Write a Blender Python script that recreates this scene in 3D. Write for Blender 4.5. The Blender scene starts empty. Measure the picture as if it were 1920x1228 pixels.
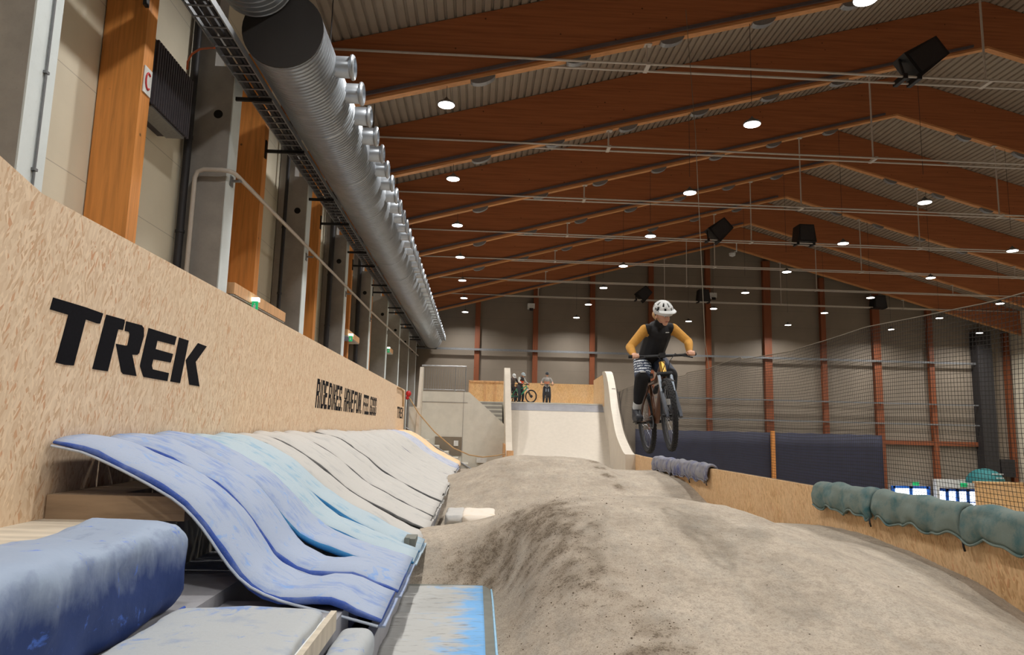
import bpy, math, random
from mathutils import Vector, Matrix, noise
random.seed(7)
C = bpy.context.scene.collection
# ---------------------------------------------------------------- camera
FPX = 1340.0
YAW, PIT, ROL = math.radians(2.676), math.radians(8.091), math.radians(1.379)
_F = Vector((math.sin(YAW)*math.cos(PIT), math.cos(YAW)*math.cos(PIT), math.sin(PIT)))
_R0 = Vector((math.cos(YAW), -math.sin(YAW), 0)); _U0 = _R0.cross(_F)
_R = math.cos(ROL)*_R0 + math.sin(ROL)*_U0; _U = -math.sin(ROL)*_R0 + math.cos(ROL)*_U0
cam = bpy.data.cameras.new('camera'); cam.sensor_width = 36; cam.sensor_fit = 'HORIZONTAL'
cam.lens = FPX/1920*36; cam.clip_start = .05; cam.clip_end = 300
co = bpy.data.objects.new('camera', cam); C.objects.link(co)
co.matrix_world = Matrix(((_R.x,_U.x,-_F.x,0),(_R.y,_U.y,-_F.y,0),(_R.z,_U.z,-_F.z,0),(0,0,0,1)))
bpy.context.scene.camera = co
# ---------------------------------------------------------------- world, exposure, lamp strength
W = bpy.data.worlds.new('world'); bpy.context.scene.world = W; W.use_nodes = True
W.node_tree.nodes['Background'].inputs[0].default_value = (.75,.85,1,1)
W.node_tree.nodes['Background'].inputs[1].default_value = .5
vs = bpy.context.scene.view_settings
vs.view_transform = 'Standard'; vs.look = 'None'; vs.gamma = 1; vs.exposure = 0.0; vs.use_curve_mapping = False
bpy.context.scene.cycles.max_bounces = 8; bpy.context.scene.cycles.diffuse_bounces = 5
LAMP_W = 128.0; LAMP_COL = (1.0, .975, .945)
LAMP_ROWS = [(-1.1,8.93),(7.6,8.76),(16.5,8.75),(24.5,8.7),(32.9,8.6),(40.2,8.55)]
BEAM_Y = [19.0+6*k for k in range(-4,7)]

def P(px, py, X=None, Y=None, Z=None):
    """the point of the hall seen at a photo pixel, on a plane X=, Y= or Z="""
    d = (px-960)*_R - (py-614)*_U + FPX*_F
    t = X/d.x if X is not None else (Y/d.y if Y is not None else Z/d.z)
    return d*t
# ---------------------------------------------------------------- materials
def lin(c): return tuple((x/255/12.92 if x/255<=.04045 else ((x/255+.055)/1.055)**2.4) for x in c)
class N:
    def __init__(s, name):
        s.m = bpy.data.materials.new(name); s.m.use_nodes = True; s.t = s.m.node_tree; s.b = s.t.nodes['Principled BSDF']
    def n(s, typ, **k):
        x = s.t.nodes.new(typ)
        for a, v in k.items():
            if a.startswith('i_'):
                key = a[2:]; key = int(key) if key.isdigit() else key.replace('_',' ')
                x.inputs[key].default_value = v
            else: setattr(x, a, v)
        return x
    def l(s, a, b): s.t.links.new(a, b)
    def geo(s, scale=(1,1,1), rot=(0,0,0), obj=False):
        g = s.n('ShaderNodeTexCoord').outputs['Object'] if obj else s.n('ShaderNodeNewGeometry').outputs['Position']
        mp = s.n('ShaderNodeMapping'); mp.inputs['Rotation'].default_value = rot; mp.inputs['Scale'].default_value = scale
        s.l(g, mp.inputs[0]); return mp.outputs[0]
    def noise(s, vec, scale, detail=4, rough=.55, dist=0):
        x = s.n('ShaderNodeTexNoise', i_Scale=scale, i_Detail=detail, i_Roughness=rough, i_Distortion=dist); s.l(vec, x.inputs['Vector']); return x.outputs['Fac']
    def ramp(s, fac, stops):
        r = s.n('ShaderNodeValToRGB'); e = r.color_ramp.elements
        while len(e) < len(stops): e.new(.5)
        for i, (p, c) in enumerate(stops):
            e[i].position = p; e[i].color = (*c[:3], 1) if not isinstance(c, (int, float)) else (c, c, c, 1)
        s.l(fac, r.inputs[0]); return r.outputs[0]
    def mix(s, fac, a, b, mode='MIX'):
        x = s.n('ShaderNodeMix', data_type='RGBA', blend_type=mode)
        for sock, v in ((x.inputs['Factor'], fac), (x.inputs[6], a), (x.inputs[7], b)):
            if hasattr(v, 'is_linked'): s.l(v, sock)
            elif isinstance(v, (int, float)): sock.default_value = v
            else: sock.default_value = (*v[:3], 1)
        return x.outputs[2]
    def math(s, op, a, b):
        x = s.n('ShaderNodeMath', operation=op)
        for i, v in enumerate((a, b)):
            if hasattr(v, 'is_linked'): s.l(v, x.inputs[i])
            else: x.inputs[i].default_value = v
        return x.outputs[0]
    def bump(s, h, strength=.3, dist=.02):
        x = s.n('ShaderNodeBump', i_Strength=strength, i_Distance=dist); s.l(h, x.inputs['Height']); s.l(x.outputs[0], s.b.inputs['Normal'])
    def col(s, c):
        if hasattr(c, 'is_linked'): s.l(c, s.b.inputs['Base Color'])
        else: s.b.inputs['Base Color'].default_value = (*c[:3], 1)
    def fin(s, rough=.7, metal=0, spec=.5):
        s.b.inputs['Roughness'].default_value = rough; s.b.inputs['Metallic'].default_value = metal
        s.b.inputs['Specular IOR Level'].default_value = spec; return s.m
def plain(name, c, rough=.6, metal=0, var=.12, scale=8, spec=.5, bump=0):
    a = N(name); c = lin(c); v = a.geo(obj=True); f = a.noise(v, scale, 5)
    lo = tuple(x*(1-var) for x in c); hi = tuple(min(1, x*(1+var)) for x in c)
    a.col(a.ramp(f, [(.3, lo), (.7, hi)]))
    if bump: a.bump(f, bump, .01)
    return a.fin(rough, metal, spec)
def osb_mat(name, axes='yz', light=(232,208,178), dark=(200,163,126)):
    a = N(name); g = a.n('ShaderNodeNewGeometry').outputs['Position']
    sp = a.n('ShaderNodeSeparateXYZ'); a.l(g, sp.inputs[0]); cb = a.n('ShaderNodeCombineXYZ')
    a.l(sp.outputs[{'y':1,'x':0}[axes[0]]], cb.inputs[0]); a.l(sp.outputs[2], cb.inputs[1]); vec = cb.outputs[0]
    w = a.noise(vec, 3.5, 2); cols = []
    L, D = lin(light), lin(dark)
    for i, (ang, ln) in enumerate(((1.35,.13),(.95,.10),(1.85,.09))):
        m1 = a.n('ShaderNodeMapping'); m1.inputs['Rotation'].default_value = (0,0,-ang); m1.inputs['Location'].default_value = (i*3.7,i*1.9,0); a.l(vec, m1.inputs[0])
        m2 = a.n('ShaderNodeMapping'); m2.inputs['Scale'].default_value = (1/ln, 1/.021, 1); a.l(m1.outputs[0], m2.inputs[0])
        v = a.n('ShaderNodeTexVoronoi', i_Scale=1.0, i_Randomness=1.0); v.voronoi_dimensions = '2D'; a.l(m2.outputs[0], v.inputs['Vector'])
        s3 = a.n('ShaderNodeSeparateXYZ'); a.l(v.outputs['Color'], s3.inputs[0]); cols.append(s3)
    f1 = a.math('GREATER_THAN', cols[0].outputs[1], .5); f2 = a.math('GREATER_THAN', cols[1].outputs[1], .6)
    x = a.mix(f1, cols[0].outputs[0], cols[1].outputs[0]); x = a.mix(f2, x, cols[2].outputs[0])
    M = tuple((p*.55+q*.45) for p, q in zip(L, D)); O = lin((208,148,106)); HL = tuple(min(.95, p*1.13) for p in L)
    base = a.ramp(x, [(0, O), (.09, D), (.25, M), (.7, L), (1, HL)])
    base = a.mix(.18, base, M)
    big = a.noise(vec, 1.1, 3); base = a.mix(a.ramp(big, [(.35, 0.0), (.75, .35)]), base, lin((222,196,162)))
    a.col(base); a.bump(x, .06, .003); return a.fin(.62, 0, .35)
def wood_mat(name, c, scale=(1,14,14), knots=True, rough=.55):
    a = N(name); v = a.geo(scale, obj=True); f = a.noise(v, 1.6, 5, .6, .4); c = lin(c)
    col = a.ramp(f, [(.25, tuple(x*.68 for x in c)), (.5, c), (.78, tuple(min(1, x*1.22) for x in c))])
    if knots:
        kv = a.geo((1.2,1.2,1.2), obj=True); vo = a.n('ShaderNodeTexVoronoi', i_Scale=1.7); a.l(kv, vo.inputs['Vector'])
        k = a.ramp(vo.outputs['Distance'], [(.035, 1.0), (.07, 0.0)]); col = a.mix(k, col, tuple(x*.25 for x in c))
    a.col(col); return a.fin(rough, 0, .4)
def concrete_mat(name, c, var=.14):
    a = N(name); v = a.geo(); f = a.noise(v, 2.2, 8, .65); g = a.noise(v, 34, 3); c = lin(c)
    col = a.ramp(f, [(.28, tuple(x*(1-var) for x in c)), (.72, tuple(x*(1+var) for x in c))])
    col = a.mix(a.ramp(g, [(.62, 0.0), (.8, .35)]), col, tuple(x*.6 for x in c))
    a.col(col); a.bump(g, .15, .004); return a.fin(.85, 0, .25)
def cloth_mat(name, base, dust=(196,192,184), cover=.62, streak=True, marks=None):
    """vinyl pad cover rubbed with pale dust"""
    a = N(name); v = a.geo(); f = a.noise(v, 2.6, 6, .62, .3)
    f2 = a.noise(a.geo((1.2, 7, 3)), 2.2, 5, .6) if streak else a.noise(v, 7, 5, .6)
    m = a.mix(.45, f, f2); m = a.ramp(m, [(max(0, .60-cover*.42), .08), (min(1, .66-cover*.22), min(.97, .35+cover*.6))])
    col = a.mix(m, lin(base), lin(dust)); gr = a.noise(v, 90, 2)
    col = a.mix(a.ramp(gr, [(.5, 0.0), (.75, .18)]), col, lin((150,146,138)))
    if marks:
        mk = a.noise(a.geo((1,1,1)), 4.3, 6, .7, .8); col = a.mix(a.ramp(mk, [(.57, 0.0), (.66, .75)]), col, lin(marks))
    a.col(col); a.bump(a.noise(v, 16, 4), .25, .01); return a.fin(.68, 0, .35)
def emit_mat(name, c, s):
    a = N(name); a.b.inputs['Emission Color'].default_value = (*lin(c), 1); a.b.inputs['Emission Strength'].default_value = s
    a.col(lin(c)); return a.fin(.5)
M = {}
M['osb'] = osb_mat('osb_board_side', 'yz'); M['osbx'] = osb_mat('osb_board_rear', 'xz', (224,182,126), (190,140,86))
M['osbr'] = osb_mat('osb_board_right', 'yz', (218,182,136), (180,138,92))
M['beam'] = wood_mat('glulam_timber', (168,102,62), (.25,9,9)); M['beamlit'] = wood_mat('glulam_lit_edge', (206,146,92), (.3,9,9), False)
M['post'] = wood_mat('timber_post', (214,142,72), (9,9,.5)); M['postlight'] = wood_mat('planed_timber', (214,166,118), (6,6,.8), False)
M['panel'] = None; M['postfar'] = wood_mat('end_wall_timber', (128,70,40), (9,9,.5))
def panel_mat(name, c, vertical):
    a = N(name); g = a.geo(); sp = a.n('ShaderNodeSeparateXYZ'); a.l(g, sp.inputs[0])
    z = a.math('FRACT', a.math('DIVIDE', a.math('ADD', sp.outputs[2], 30.45), 1.35), 0)
    ln = a.ramp(z, [(.0, 1.0), (.012, 0.0)]); fine = a.noise(a.geo((.3,.3,30)), 3, 3); n = a.noise(g, .5, 4); c = lin(c)
    col = a.ramp(n, [(.3, tuple(x*.9 for x in c)), (.7, tuple(x*1.06 for x in c))])
    col = a.mix(a.ramp(fine, [(.4, 0.0), (.8, .12)]), col, tuple(x*.8 for x in c))
    a.col(a.mix(ln, col, tuple(x*.45 for x in c))); return a.fin(.6, 0, .4)
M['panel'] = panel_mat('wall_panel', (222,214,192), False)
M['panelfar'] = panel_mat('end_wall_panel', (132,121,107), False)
M['deck'] = plain('roof_deck_steel', (156,144,128), .5, 0, .06, 2)
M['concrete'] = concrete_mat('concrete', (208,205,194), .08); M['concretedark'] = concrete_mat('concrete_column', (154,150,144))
M['conclight'] = concrete_mat('pale_column_face', (216,224,224), .05)
M['white_board'] = plain('pale_plywood', (202,192,176), .6, 0, .05, 3)
M['ramp'] = plain('ramp_surface', (200,191,177), .65, 0, .04, 6)
M['floor'] = concrete_mat('hall_floor', (120,114,106))
M['steel'] = plain('galvanised_duct', (172,178,184), .36, .7, .10, 3)
M['steel2'] = plain('galvanised_tray', (150,152,154), .45, .7, .1, 20)
M['pipe'] = plain('white_painted_pipe', (196,188,178), .4, .1, .05)
M['grey'] = plain('grey_metal', (120,122,124), .45, .4); M['greydark'] = plain('dark_grey_metal', (44,42,44), .6, .1)
M['black'] = plain('black_plastic', (20,20,22), .5); M['blackm'] = plain('black_paint', (15,14,19), .9, 0, .3, 30, .12)
M['capdark'] = plain('duct_end_cap', (52,49,47), .8, .1, .08, 2)
M['diff'] = emit_mat('lamp_diffuser', (255,250,242), 14)
M['white'] = plain('white_plastic', (225,226,224), .45); M['red'] = plain('red_plastic', (190,30,34), .5)
M['rope'] = plain('hemp_rope', (176,146,106), .9); M['net'] = plain('net_twine', (38,34,30), .8, 0, .1); M['netrope'] = plain('net_edge_rope', (120,110,94), .85)
M['tarp'] = plain('navy_sheet', (36,38,58), .7, 0, .15, 1.2); M['cable'] = plain('orange_cable', (196,92,40), .6)
M['green'] = emit_mat('exit_green', (20,150,90), .9); M['exitwhite'] = emit_mat('exit_glow', (225,245,235), 2.6)
M['blue'] = plain('blue_frame', (30,110,220), .5); M['teal'] = plain('teal_canvas', (34,110,112), .7)
M['day'] = emit_mat('daylit_glass', (225,236,250), 3.2); M['holeshade'] = plain('hollow_shade', (18,16,15), .9)
M['plate'] = plain('white_plate', (214,216,214), .6)
M['boxgrey'] = plain('heater_grey', (70,66,72), .6, .1, .15, 12)
# pads
M['padblue'] = cloth_mat('blue_pad_cover', (40,78,160), (170,182,205), .55, True, (66,112,206))
M['padbluedust'] = cloth_mat('blue_pad_dusty', (78,118,188), (170,180,194), .76, True, (110,152,210))
M['padside'] = cloth_mat('blue_pad_edge', (40,78,168), (130,150,192), .28)
M['padcyan'] = cloth_mat('cyan_pad_dusty', (56,140,186), (182,194,198), .8)
M['padcyanside'] = cloth_mat('cyan_pad_edge', (14,112,168), (120,170,196), .12)
M['padgrey'] = cloth_mat('grey_pad_dusty', (146,148,150), (192,189,183), .85)
M['padgreyside'] = cloth_mat('grey_pad_edge', (64,66,70), (128,128,126), .35)
M['padnavy'] = cloth_mat('navy_pad_dusty', (60,84,150), (196,200,208), .75); M['padnavyside'] = cloth_mat('navy_pad_edge', (34,48,110), (120,128,160), .2)
M['padyellow'] = cloth_mat('yellow_pad_dusty', (226,176,104), (232,212,184), .6); M['padyellowside'] = cloth_mat('yellow_pad_edge', (206,140,50), (226,190,140), .3)
def roll_mat():
    a = N('big_blue_cushion'); v = a.geo(); sp = a.n('ShaderNodeSeparateXYZ'); a.l(v, sp.inputs[0])
    n = a.noise(a.geo((6,2.2,.8)), 2.2, 5, .6); n2 = a.noise(v, 3.2, 6, .65, .5)
    h = a.math('ADD', sp.outputs[2], a.math('ADD', a.math('MULTIPLY', n, .35), a.math('MULTIPLY', n2, .22)))
    m = a.ramp(a.math('ADD', h, 1.0), [(.30, .03), (.42, .45), (.55, .93)])
    col = a.mix(m, lin((8,44,104)), lin((152,168,190))); mk = a.noise(v, 4.6, 6, .7, .8)
    col = a.mix(a.ramp(mk, [(.60, 0.0), (.66, .7)]), col, lin((70,112,206))); a.col(col); a.bump(a.noise(v, 15, 4), .25, .01); return a.fin(.6, 0, .4)
M['roll'] = roll_mat()
M['padpale'] = cloth_mat('pale_blue_pad', (112,134,172), (178,181,179), .85, False, (104,138,196))
M['padteal'] = cloth_mat('teal_grey_pad', (28,92,102), (128,136,126), .62, False)
M['padslate'] = cloth_mat('slate_blue_pad', (40,60,128), (158,156,150), .6, True)
def gmat():
    a = N('sky_blue_mat'); v = a.geo(); sp = a.n('ShaderNodeSeparateXYZ'); a.l(v, sp.inputs[0]); n = a.noise(a.geo((1.3,3.2,1)), 1.6, 6, .62, .5); n2 = a.noise(a.geo((2,9,1)), 3, 5, .6)
    m = a.math('ADD', a.math('MULTIPLY', n, 1.5), a.math('MULTIPLY', sp.outputs[0], -.75)); m = a.ramp(a.math('MULTIPLY', m, .6), [(.42, .1), (.60, .92)])
    col = a.mix(m, lin((104,170,226)), lin((182,178,168))); col = a.mix(a.ramp(n2, [(.56, 0.0), (.7, .6)]), col, lin((110,104,96))); a.col(col); a.bump(n2, .3, .01); return a.fin(.75, 0, .3)
M['groundmat'] = gmat()
M['matborder'] = plain('mat_border', (116,118,110), .8); M['channel'] = plain('cable_channel_grey', (92,82,84), .6, .1); M['hem'] = plain('pale_hem', (176,186,200), .7); M['skyedge'] = plain('sky_piping', (150,196,226), .6)
M['woodstep'] = wood_mat('old_timber_step', (150,128,104), (1,8,8)); M['platform'] = wood_mat('dusty_platform', (196,186,168), (1,6,1), False, .8)
M['plinth'] = concrete_mat('plinth', (150,150,154)); M['sack'] = cloth_mat('pale_sack', (214,190,150), (226,218,208), .8, False)
def dirt_mat():
    a = N('packed_dirt'); at = a.n('ShaderNodeAttribute', attribute_name='soil').outputs['Fac']
    v = a.geo(); n1 = a.noise(v, 1.3, 7, .65); n2 = a.noise(v, 14, 5, .7); n3 = a.noise(v, 60, 3, .6); n4 = a.noise(a.geo((1,.35,1)), 5, 6, .7)
    base = a.ramp(n1, [(.25, lin((156,145,131))), (.5, lin((180,168,152))), (.75, lin((198,186,170)))])
    base = a.mix(a.ramp(n4, [(.45, 0.0), (.75, .5)]), base, lin((148,146,138)))
    base = a.mix(a.ramp(n2, [(.32, .45), (.55, 0.0)]), base, lin((128,118,104))); base = a.mix(a.ramp(n3, [(.38, .28), (.5, 0.0)]), base, lin((104,94,82)))
    speck = a.math('GREATER_THAN', a.math('ADD', a.math('MULTIPLY', n3, .55), a.math('ADD', a.math('MULTIPLY', n2, .45), a.math('MULTIPLY', at, .22))), .64)
    soil = a.ramp(a.math('ADD', a.math('MULTIPLY', at, .9), a.math('MULTIPLY', n2, .7)), [(.55, 0.0), (1.05, .75)])
    col = a.mix(soil, base, lin((112,98,80))); col = a.mix(a.math('MULTIPLY', speck, .55), col, lin((70,56,44)))
    a.col(col); h = a.math('ADD', n2, a.math('MULTIPLY', n3, .5)); a.bump(h, .55, .03); return a.fin(.95, 0, .1)
M['dirt'] = dirt_mat(); M['clod'] = plain('soil_clod', (98,82,66), .95, 0, .3, 20)
# ---------------------------------------------------------------- mesh helpers
class MB:
    def __init__(s): s.v = []; s.f = []; s.m = []
    def add(s, vs, fs, mi=0):
        o = len(s.v); s.v += [tuple(v) for v in vs]; s.f += [tuple(i+o for i in f) for f in fs]; s.m += [mi]*len(fs)
    def box(s, x0, x1, y0, y1, z0, z1, mi=0):
        v = [(x,y,z) for z in (z0,z1) for y in (y0,y1) for x in (x0,x1)]
        s.add(v, [(0,2,3,1),(4,5,7,6),(0,1,5,4),(2,6,7,3),(0,4,6,2),(1,3,7,5)], mi)
    def obox(s, c, ax, ay, az, mi=0):
        c, ax, ay, az = map(Vector, (c, ax, ay, az))
        v = [c+ax*i+ay*j+az*k for k in (-1,1) for j in (-1,1) for i in (-1,1)]
        s.add(v, [(0,2,3,1),(4,5,7,6),(0,1,5,4),(2,6,7,3),(0,4,6,2),(1,3,7,5)], mi)
    def tube(s, pts, r, n=8, mi=0, caps=True, closed=False):
        pts = [Vector(p) for p in pts]; m = len(pts); rs = r if isinstance(r, (list, tuple)) else [r]*m
        rings = []; prev = None
        for i, p in enumerate(pts):
            a = pts[(i-1) % m] if (closed or i) else p; b = pts[(i+1) % m] if (closed or i < m-1) else p
            t = (b-a); t = t.normalized() if t.length > 1e-9 else Vector((0,0,1))
            if prev is None:
                q = Vector((0,0,1)) if abs(t.z) < .9 else Vector((1,0,0)); u = t.cross(q).normalized()
            else:
                u = prev - t*prev.dot(t); u = u.normalized() if u.length > 1e-6 else t.orthogonal().normalized()
            prev = u; w = t.cross(u)
            rings.append([p + rs[i]*(math.cos(2*math.pi*k/n)*u + math.sin(2*math.pi*k/n)*w) for k in range(n)])
        vs = [v for rg in rings for v in rg]; fs = []
        for i in range(m if closed else m-1):
            j = (i+1) % m
            fs += [(i*n+k, i*n+(k+1) % n, j*n+(k+1) % n, j*n+k) for k in range(n)]
        if caps and not closed: fs += [tuple(range(n-1, -1, -1)), tuple((m-1)*n+k for k in range(n))]
        s.add(vs, fs, mi)
    def lathe(s, origin, axis, prof, n=24, mi=0, caps=True):
        o = Vector(origin); a = Vector(axis).normalized(); u = a.orthogonal().normalized(); w = a.cross(u); m = len(prof)
        vs = [o + a*h + r*(math.cos(2*math.pi*k/n)*u+math.sin(2*math.pi*k/n)*w) for r, h in prof for k in range(n)]
        fs = [(i*n+k, i*n+(k+1) % n, (i+1)*n+(k+1) % n, (i+1)*n+k) for i in range(m-1) for k in range(n)]
        if caps: fs += [tuple(range(n-1, -1, -1)), tuple((m-1)*n+k for k in range(n))]
        s.add(vs, fs, mi)
    def prism(s, poly, off, mi=0):
        poly = [Vector(p) for p in poly]; off = Vector(off); n = len(poly)
        s.add(poly + [p+off for p in poly], [tuple(range(n)), tuple(range(2*n-1, n-1, -1))] + [(i, i+n, (i+1) % n+n, (i+1) % n) for i in range(n)], mi)
    def ball(s, c, r, n=14, m=10, mi=0):
        c = Vector(c); rx, ry, rz = r if isinstance(r, (tuple, list)) else (r, r, r); vs = []; fs = []
        for j in range(m+1):
            t = math.pi*j/m
            for k in range(n):
                p = 2*math.pi*k/n; vs.append(c+Vector((rx*math.sin(t)*math.cos(p), ry*math.sin(t)*math.sin(p), rz*math.cos(t))))
        for j in range(m):
            for k in range(n): fs.append((j*n+k, (j+1)*n+k, (j+1)*n+(k+1) % n, j*n+(k+1) % n))
        s.add(vs, fs, mi)
    def grid(s, nx, ny, fn, mi=0):
        vs = [fn(i/nx, j/ny) for j in range(ny+1) for i in range(nx+1)]
        s.add(vs, [(j*(nx+1)+i, j*(nx+1)+i+1, (j+1)*(nx+1)+i+1, (j+1)*(nx+1)+i) for j in range(ny) for i in range(nx)], mi)
    def build(s, name, mats, parent=None, smooth=False, fix=True, origin=None):
        import bmesh
        if not isinstance(mats, (list, tuple)): mats = [mats]
        me = bpy.data.meshes.new(name)
        xs = [v[0] for v in s.v]; ys = [v[1] for v in s.v]; zs = [v[2] for v in s.v]
        po = Vector(parent['_o']) if parent is not None and '_o' in parent else Vector((0,0,0))
        if origin is None: o = Vector(((min(xs)+max(xs))/2, (min(ys)+max(ys))/2, min(zs)))
        else: o = Vector(origin)
        me.from_pydata([(v[0]-o.x, v[1]-o.y, v[2]-o.z) for v in s.v], [], s.f)
        for m in mats: me.materials.append(M[m] if isinstance(m, str) else m)
        if any(s.m): me.polygons.foreach_set('material_index', s.m)
        if fix:
            bm = bmesh.new(); bm.from_mesh(me); bmesh.ops.recalc_face_normals(bm, faces=bm.faces); bm.to_mesh(me); bm.free()
        if smooth:
            me.polygons.foreach_set('use_smooth', [True]*len(me.polygons))
            if smooth != 'all':
                try: me.set_sharp_from_angle(angle=math.radians(40))
                except Exception: pass
        ob = bpy.data.objects.new(name, me); C.objects.link(ob)
        ob.location = o - po; ob['_o'] = tuple(o)
        if parent is not None: ob.parent = parent
        return ob
def thing(name, label, cat, loc=(0,0,0), group=None):
    o = bpy.data.objects.new(name, None); C.objects.link(o); o.location = loc; o.empty_display_size = .1
    o['_o'] = tuple(loc); o['label'] = label; o['category'] = cat; o['kind'] = 'thing'
    if group: o['group'] = group
    return o
def tag(o, label, cat, group=None, kind='thing'):
    o['label'] = label; o['category'] = cat; o['kind'] = kind
    if group: o['group'] = group
    return o
def struct(o): o['kind'] = 'structure'; return o
ORD = ['nearest','second','third','fourth','fifth','sixth','seventh','eighth','ninth','tenth','eleventh','twelfth','thirteenth','fourteenth','fifteenth','sixteenth','seventeenth','eighteenth','nineteenth','twentieth','twenty-first','twenty-second','twenty-third','twenty-fourth','twenty-fifth','twenty-sixth','twenty-seventh','twenty-eighth','twenty-ninth','thirtieth','thirty-first','thirty-second','thirty-third','thirty-fourth']
def hermite(pts, t):
    """smooth curve through (t, value...) rows"""
    n = len(pts); t = min(max(t, pts[0][0]), pts[-1][0])
    i = 0
    while i < n-2 and t > pts[i+1][0]: i += 1
    a, b = pts[i], pts[i+1]; h = b[0]-a[0]; u = (t-a[0])/h
    def tan(k, j):
        if k == 0: return (pts[1][j]-pts[0][j])/(pts[1][0]-pts[0][0])
        if k == n-1: return (pts[-1][j]-pts[-2][j])/(pts[-1][0]-pts[-2][0])
        return (pts[k+1][j]-pts[k-1][j])/(pts[k+1][0]-pts[k-1][0])
    r = []
    for j in range(1, len(a)):
        m0, m1 = tan(i, j)*h, tan(i+1, j)*h
        r.append((2*u**3-3*u*u+1)*a[j]+(u**3-2*u*u+u)*m0+(-2*u**3+3*u*u)*b[j]+(u**3-u*u)*m1)
    return r if len(r) > 1 else r[0]
# ================================================================ THE HALL
XL, XR, YN, YF, ZF = -5.62, 43.6, -8.0, 56.4, -5.9
RX, RZ, SL, BH = 19.3, 15.0, .27, 1.95                      # ridge, slope and depth of the roof beams
def zb(x): return RZ - SL*abs(x-RX)
b = MB(); b.box(XL, XR, YN, YF+.4, ZF-.3, ZF); struct(b.build('floor', 'floor'))
b = MB(); b.box(XL-.3, XL, YN, YF, ZF, zb(XL)+BH+.3); struct(b.build('wall_left', 'panel'))
b = MB(); b.box(XR, XR+.3, YN, YF, ZF, zb(XR)+BH+.3); struct(b.build('wall_right', 'panel'))
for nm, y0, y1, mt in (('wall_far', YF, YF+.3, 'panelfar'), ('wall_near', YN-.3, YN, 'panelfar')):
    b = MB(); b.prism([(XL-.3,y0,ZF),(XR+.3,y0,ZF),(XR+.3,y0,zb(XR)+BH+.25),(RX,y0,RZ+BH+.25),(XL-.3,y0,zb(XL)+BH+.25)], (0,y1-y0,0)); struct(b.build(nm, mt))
# trapezoidal steel roof deck, ribs running along the hall
b = MB(); prof = []
for side in (-1, 1):
    L = (XR-XL)/2+.3; xs = [i*.26 for i in range(int(L/.26)+1)]
    pr = []
    for x in xs: pr += [(x, 0), (x+.17, 0), (x+.185, .07), (x+.24, .07)]
    pr = [(RX+side*x, RZ+BH+.02-SL*x+h) for x, h in pr]
    vs = [(x,y,z) for x, z in pr for y in (YN, YF)]; b.add(vs, [(2*i, 2*i+1, 2*i+3, 2*i+2) for i in range(len(pr)-1)])
    tp = [(RX, RZ+BH+.2), (RX+side*(L+.1), RZ+BH+.2-SL*L)]
    b.add([(x,y,z) for x, z in tp for y in (YN, YF)], [(0,1,3,2)])
struct(b.build('ceiling', 'deck', fix=False))
# ---- glulam beams with tie rods
def add_beam(y, i):
    t = thing('roof_beam', f'brown glulam roof beam with steel tie rods, {ORD[i]} of the row seen from the camera', 'roof beam', (RX, y, 0), 'glulam roof beams')
    b = MB(); w = .12
    for s in (-1, 1):
        L = RX-XL if s < 0 else XR-RX; x1 = RX+s*L
        b.prism([(RX,y-w,RZ+.012),(x1,y-w,zb(x1)+.012),(x1,y-w,zb(x1)+BH),(RX,y-w,RZ+BH)], (0,2*w,0))
    b.build('beam_body', 'beam', t)
    b = MB()
    for s in (-1, 1):
        L = RX-XL if s < 0 else XR-RX; x1 = RX+s*L
        b.prism([(RX,y-w-.004,RZ),(x1,y-w-.004,zb(x1)),(x1,y-w-.004,zb(x1)+.09),(RX,y-w-.004,RZ+.09)], (0,2*w+.008,0))
    b.build('beam_lit_edge', 'beamlit', t)  # lower edge in lighter wood: the lit underside put into the colour
    b = MB()                                                   # cable channel along the lower edge
    for s in (-1,):
        x0, x1 = RX-.6, XL+.6
        b.prism([(x0,y-w-.07,zb(x0)+.14),(x1,y-w-.07,zb(x1)+.14),(x1,y-w-.07,zb(x1)+.24),(x0,y-w-.07,zb(x0)+.24)], (0,.062,0))
    b.build('cable_channel', 'channel', t)
    xr = 2.05
    for dy in (-.2, .2):
        b = MB(); b.tube([(XL+.9,y+dy,10.33),(RX*2-XL-.9,y+dy,10.33)], .036, 8); b.build('tie_rod', 'pipe', t, True)
    for hx in (4.57, 14.6, 24.0, 34.03):
        b = MB(); b.tube([(hx,y,zb(hx)+.01),(hx,y,10.33)], .032, 8); b.box(hx-.06,hx+.06,y-.25,y+.25,10.29,10.37); b.box(hx-.14,hx+.14,y-.1,y+.1,zb(hx)-.02,zb(hx)+.01); b.build('tie_hanger', 'pipe', t)
    if i < 7:
        xs = [-.1, 2.6, 5.3, 8.0, 10.7, 13.4, 16.1]
        for hx in xs + [RX*2-x for x in xs[3:]]:
            b = MB(); s = 1 if hx < RX else -1; d = Vector((1,0,SL*s)).normalized()
            pl = [Vector((hx,y-.1,zb(hx)-.002)) + d*(.36*math.cos(a)) - Vector((0,0,1))*.17*math.sin(a) for a in [math.pi*k/10 for k in range(11)]]
            b.prism(pl, (0,.2,0)); b.build('mounting_plate', 'steel2', t)
    return t
for i, y in enumerate(BEAM_Y[2:]): add_beam(y, i)              # the two beams behind the camera are left out
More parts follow.
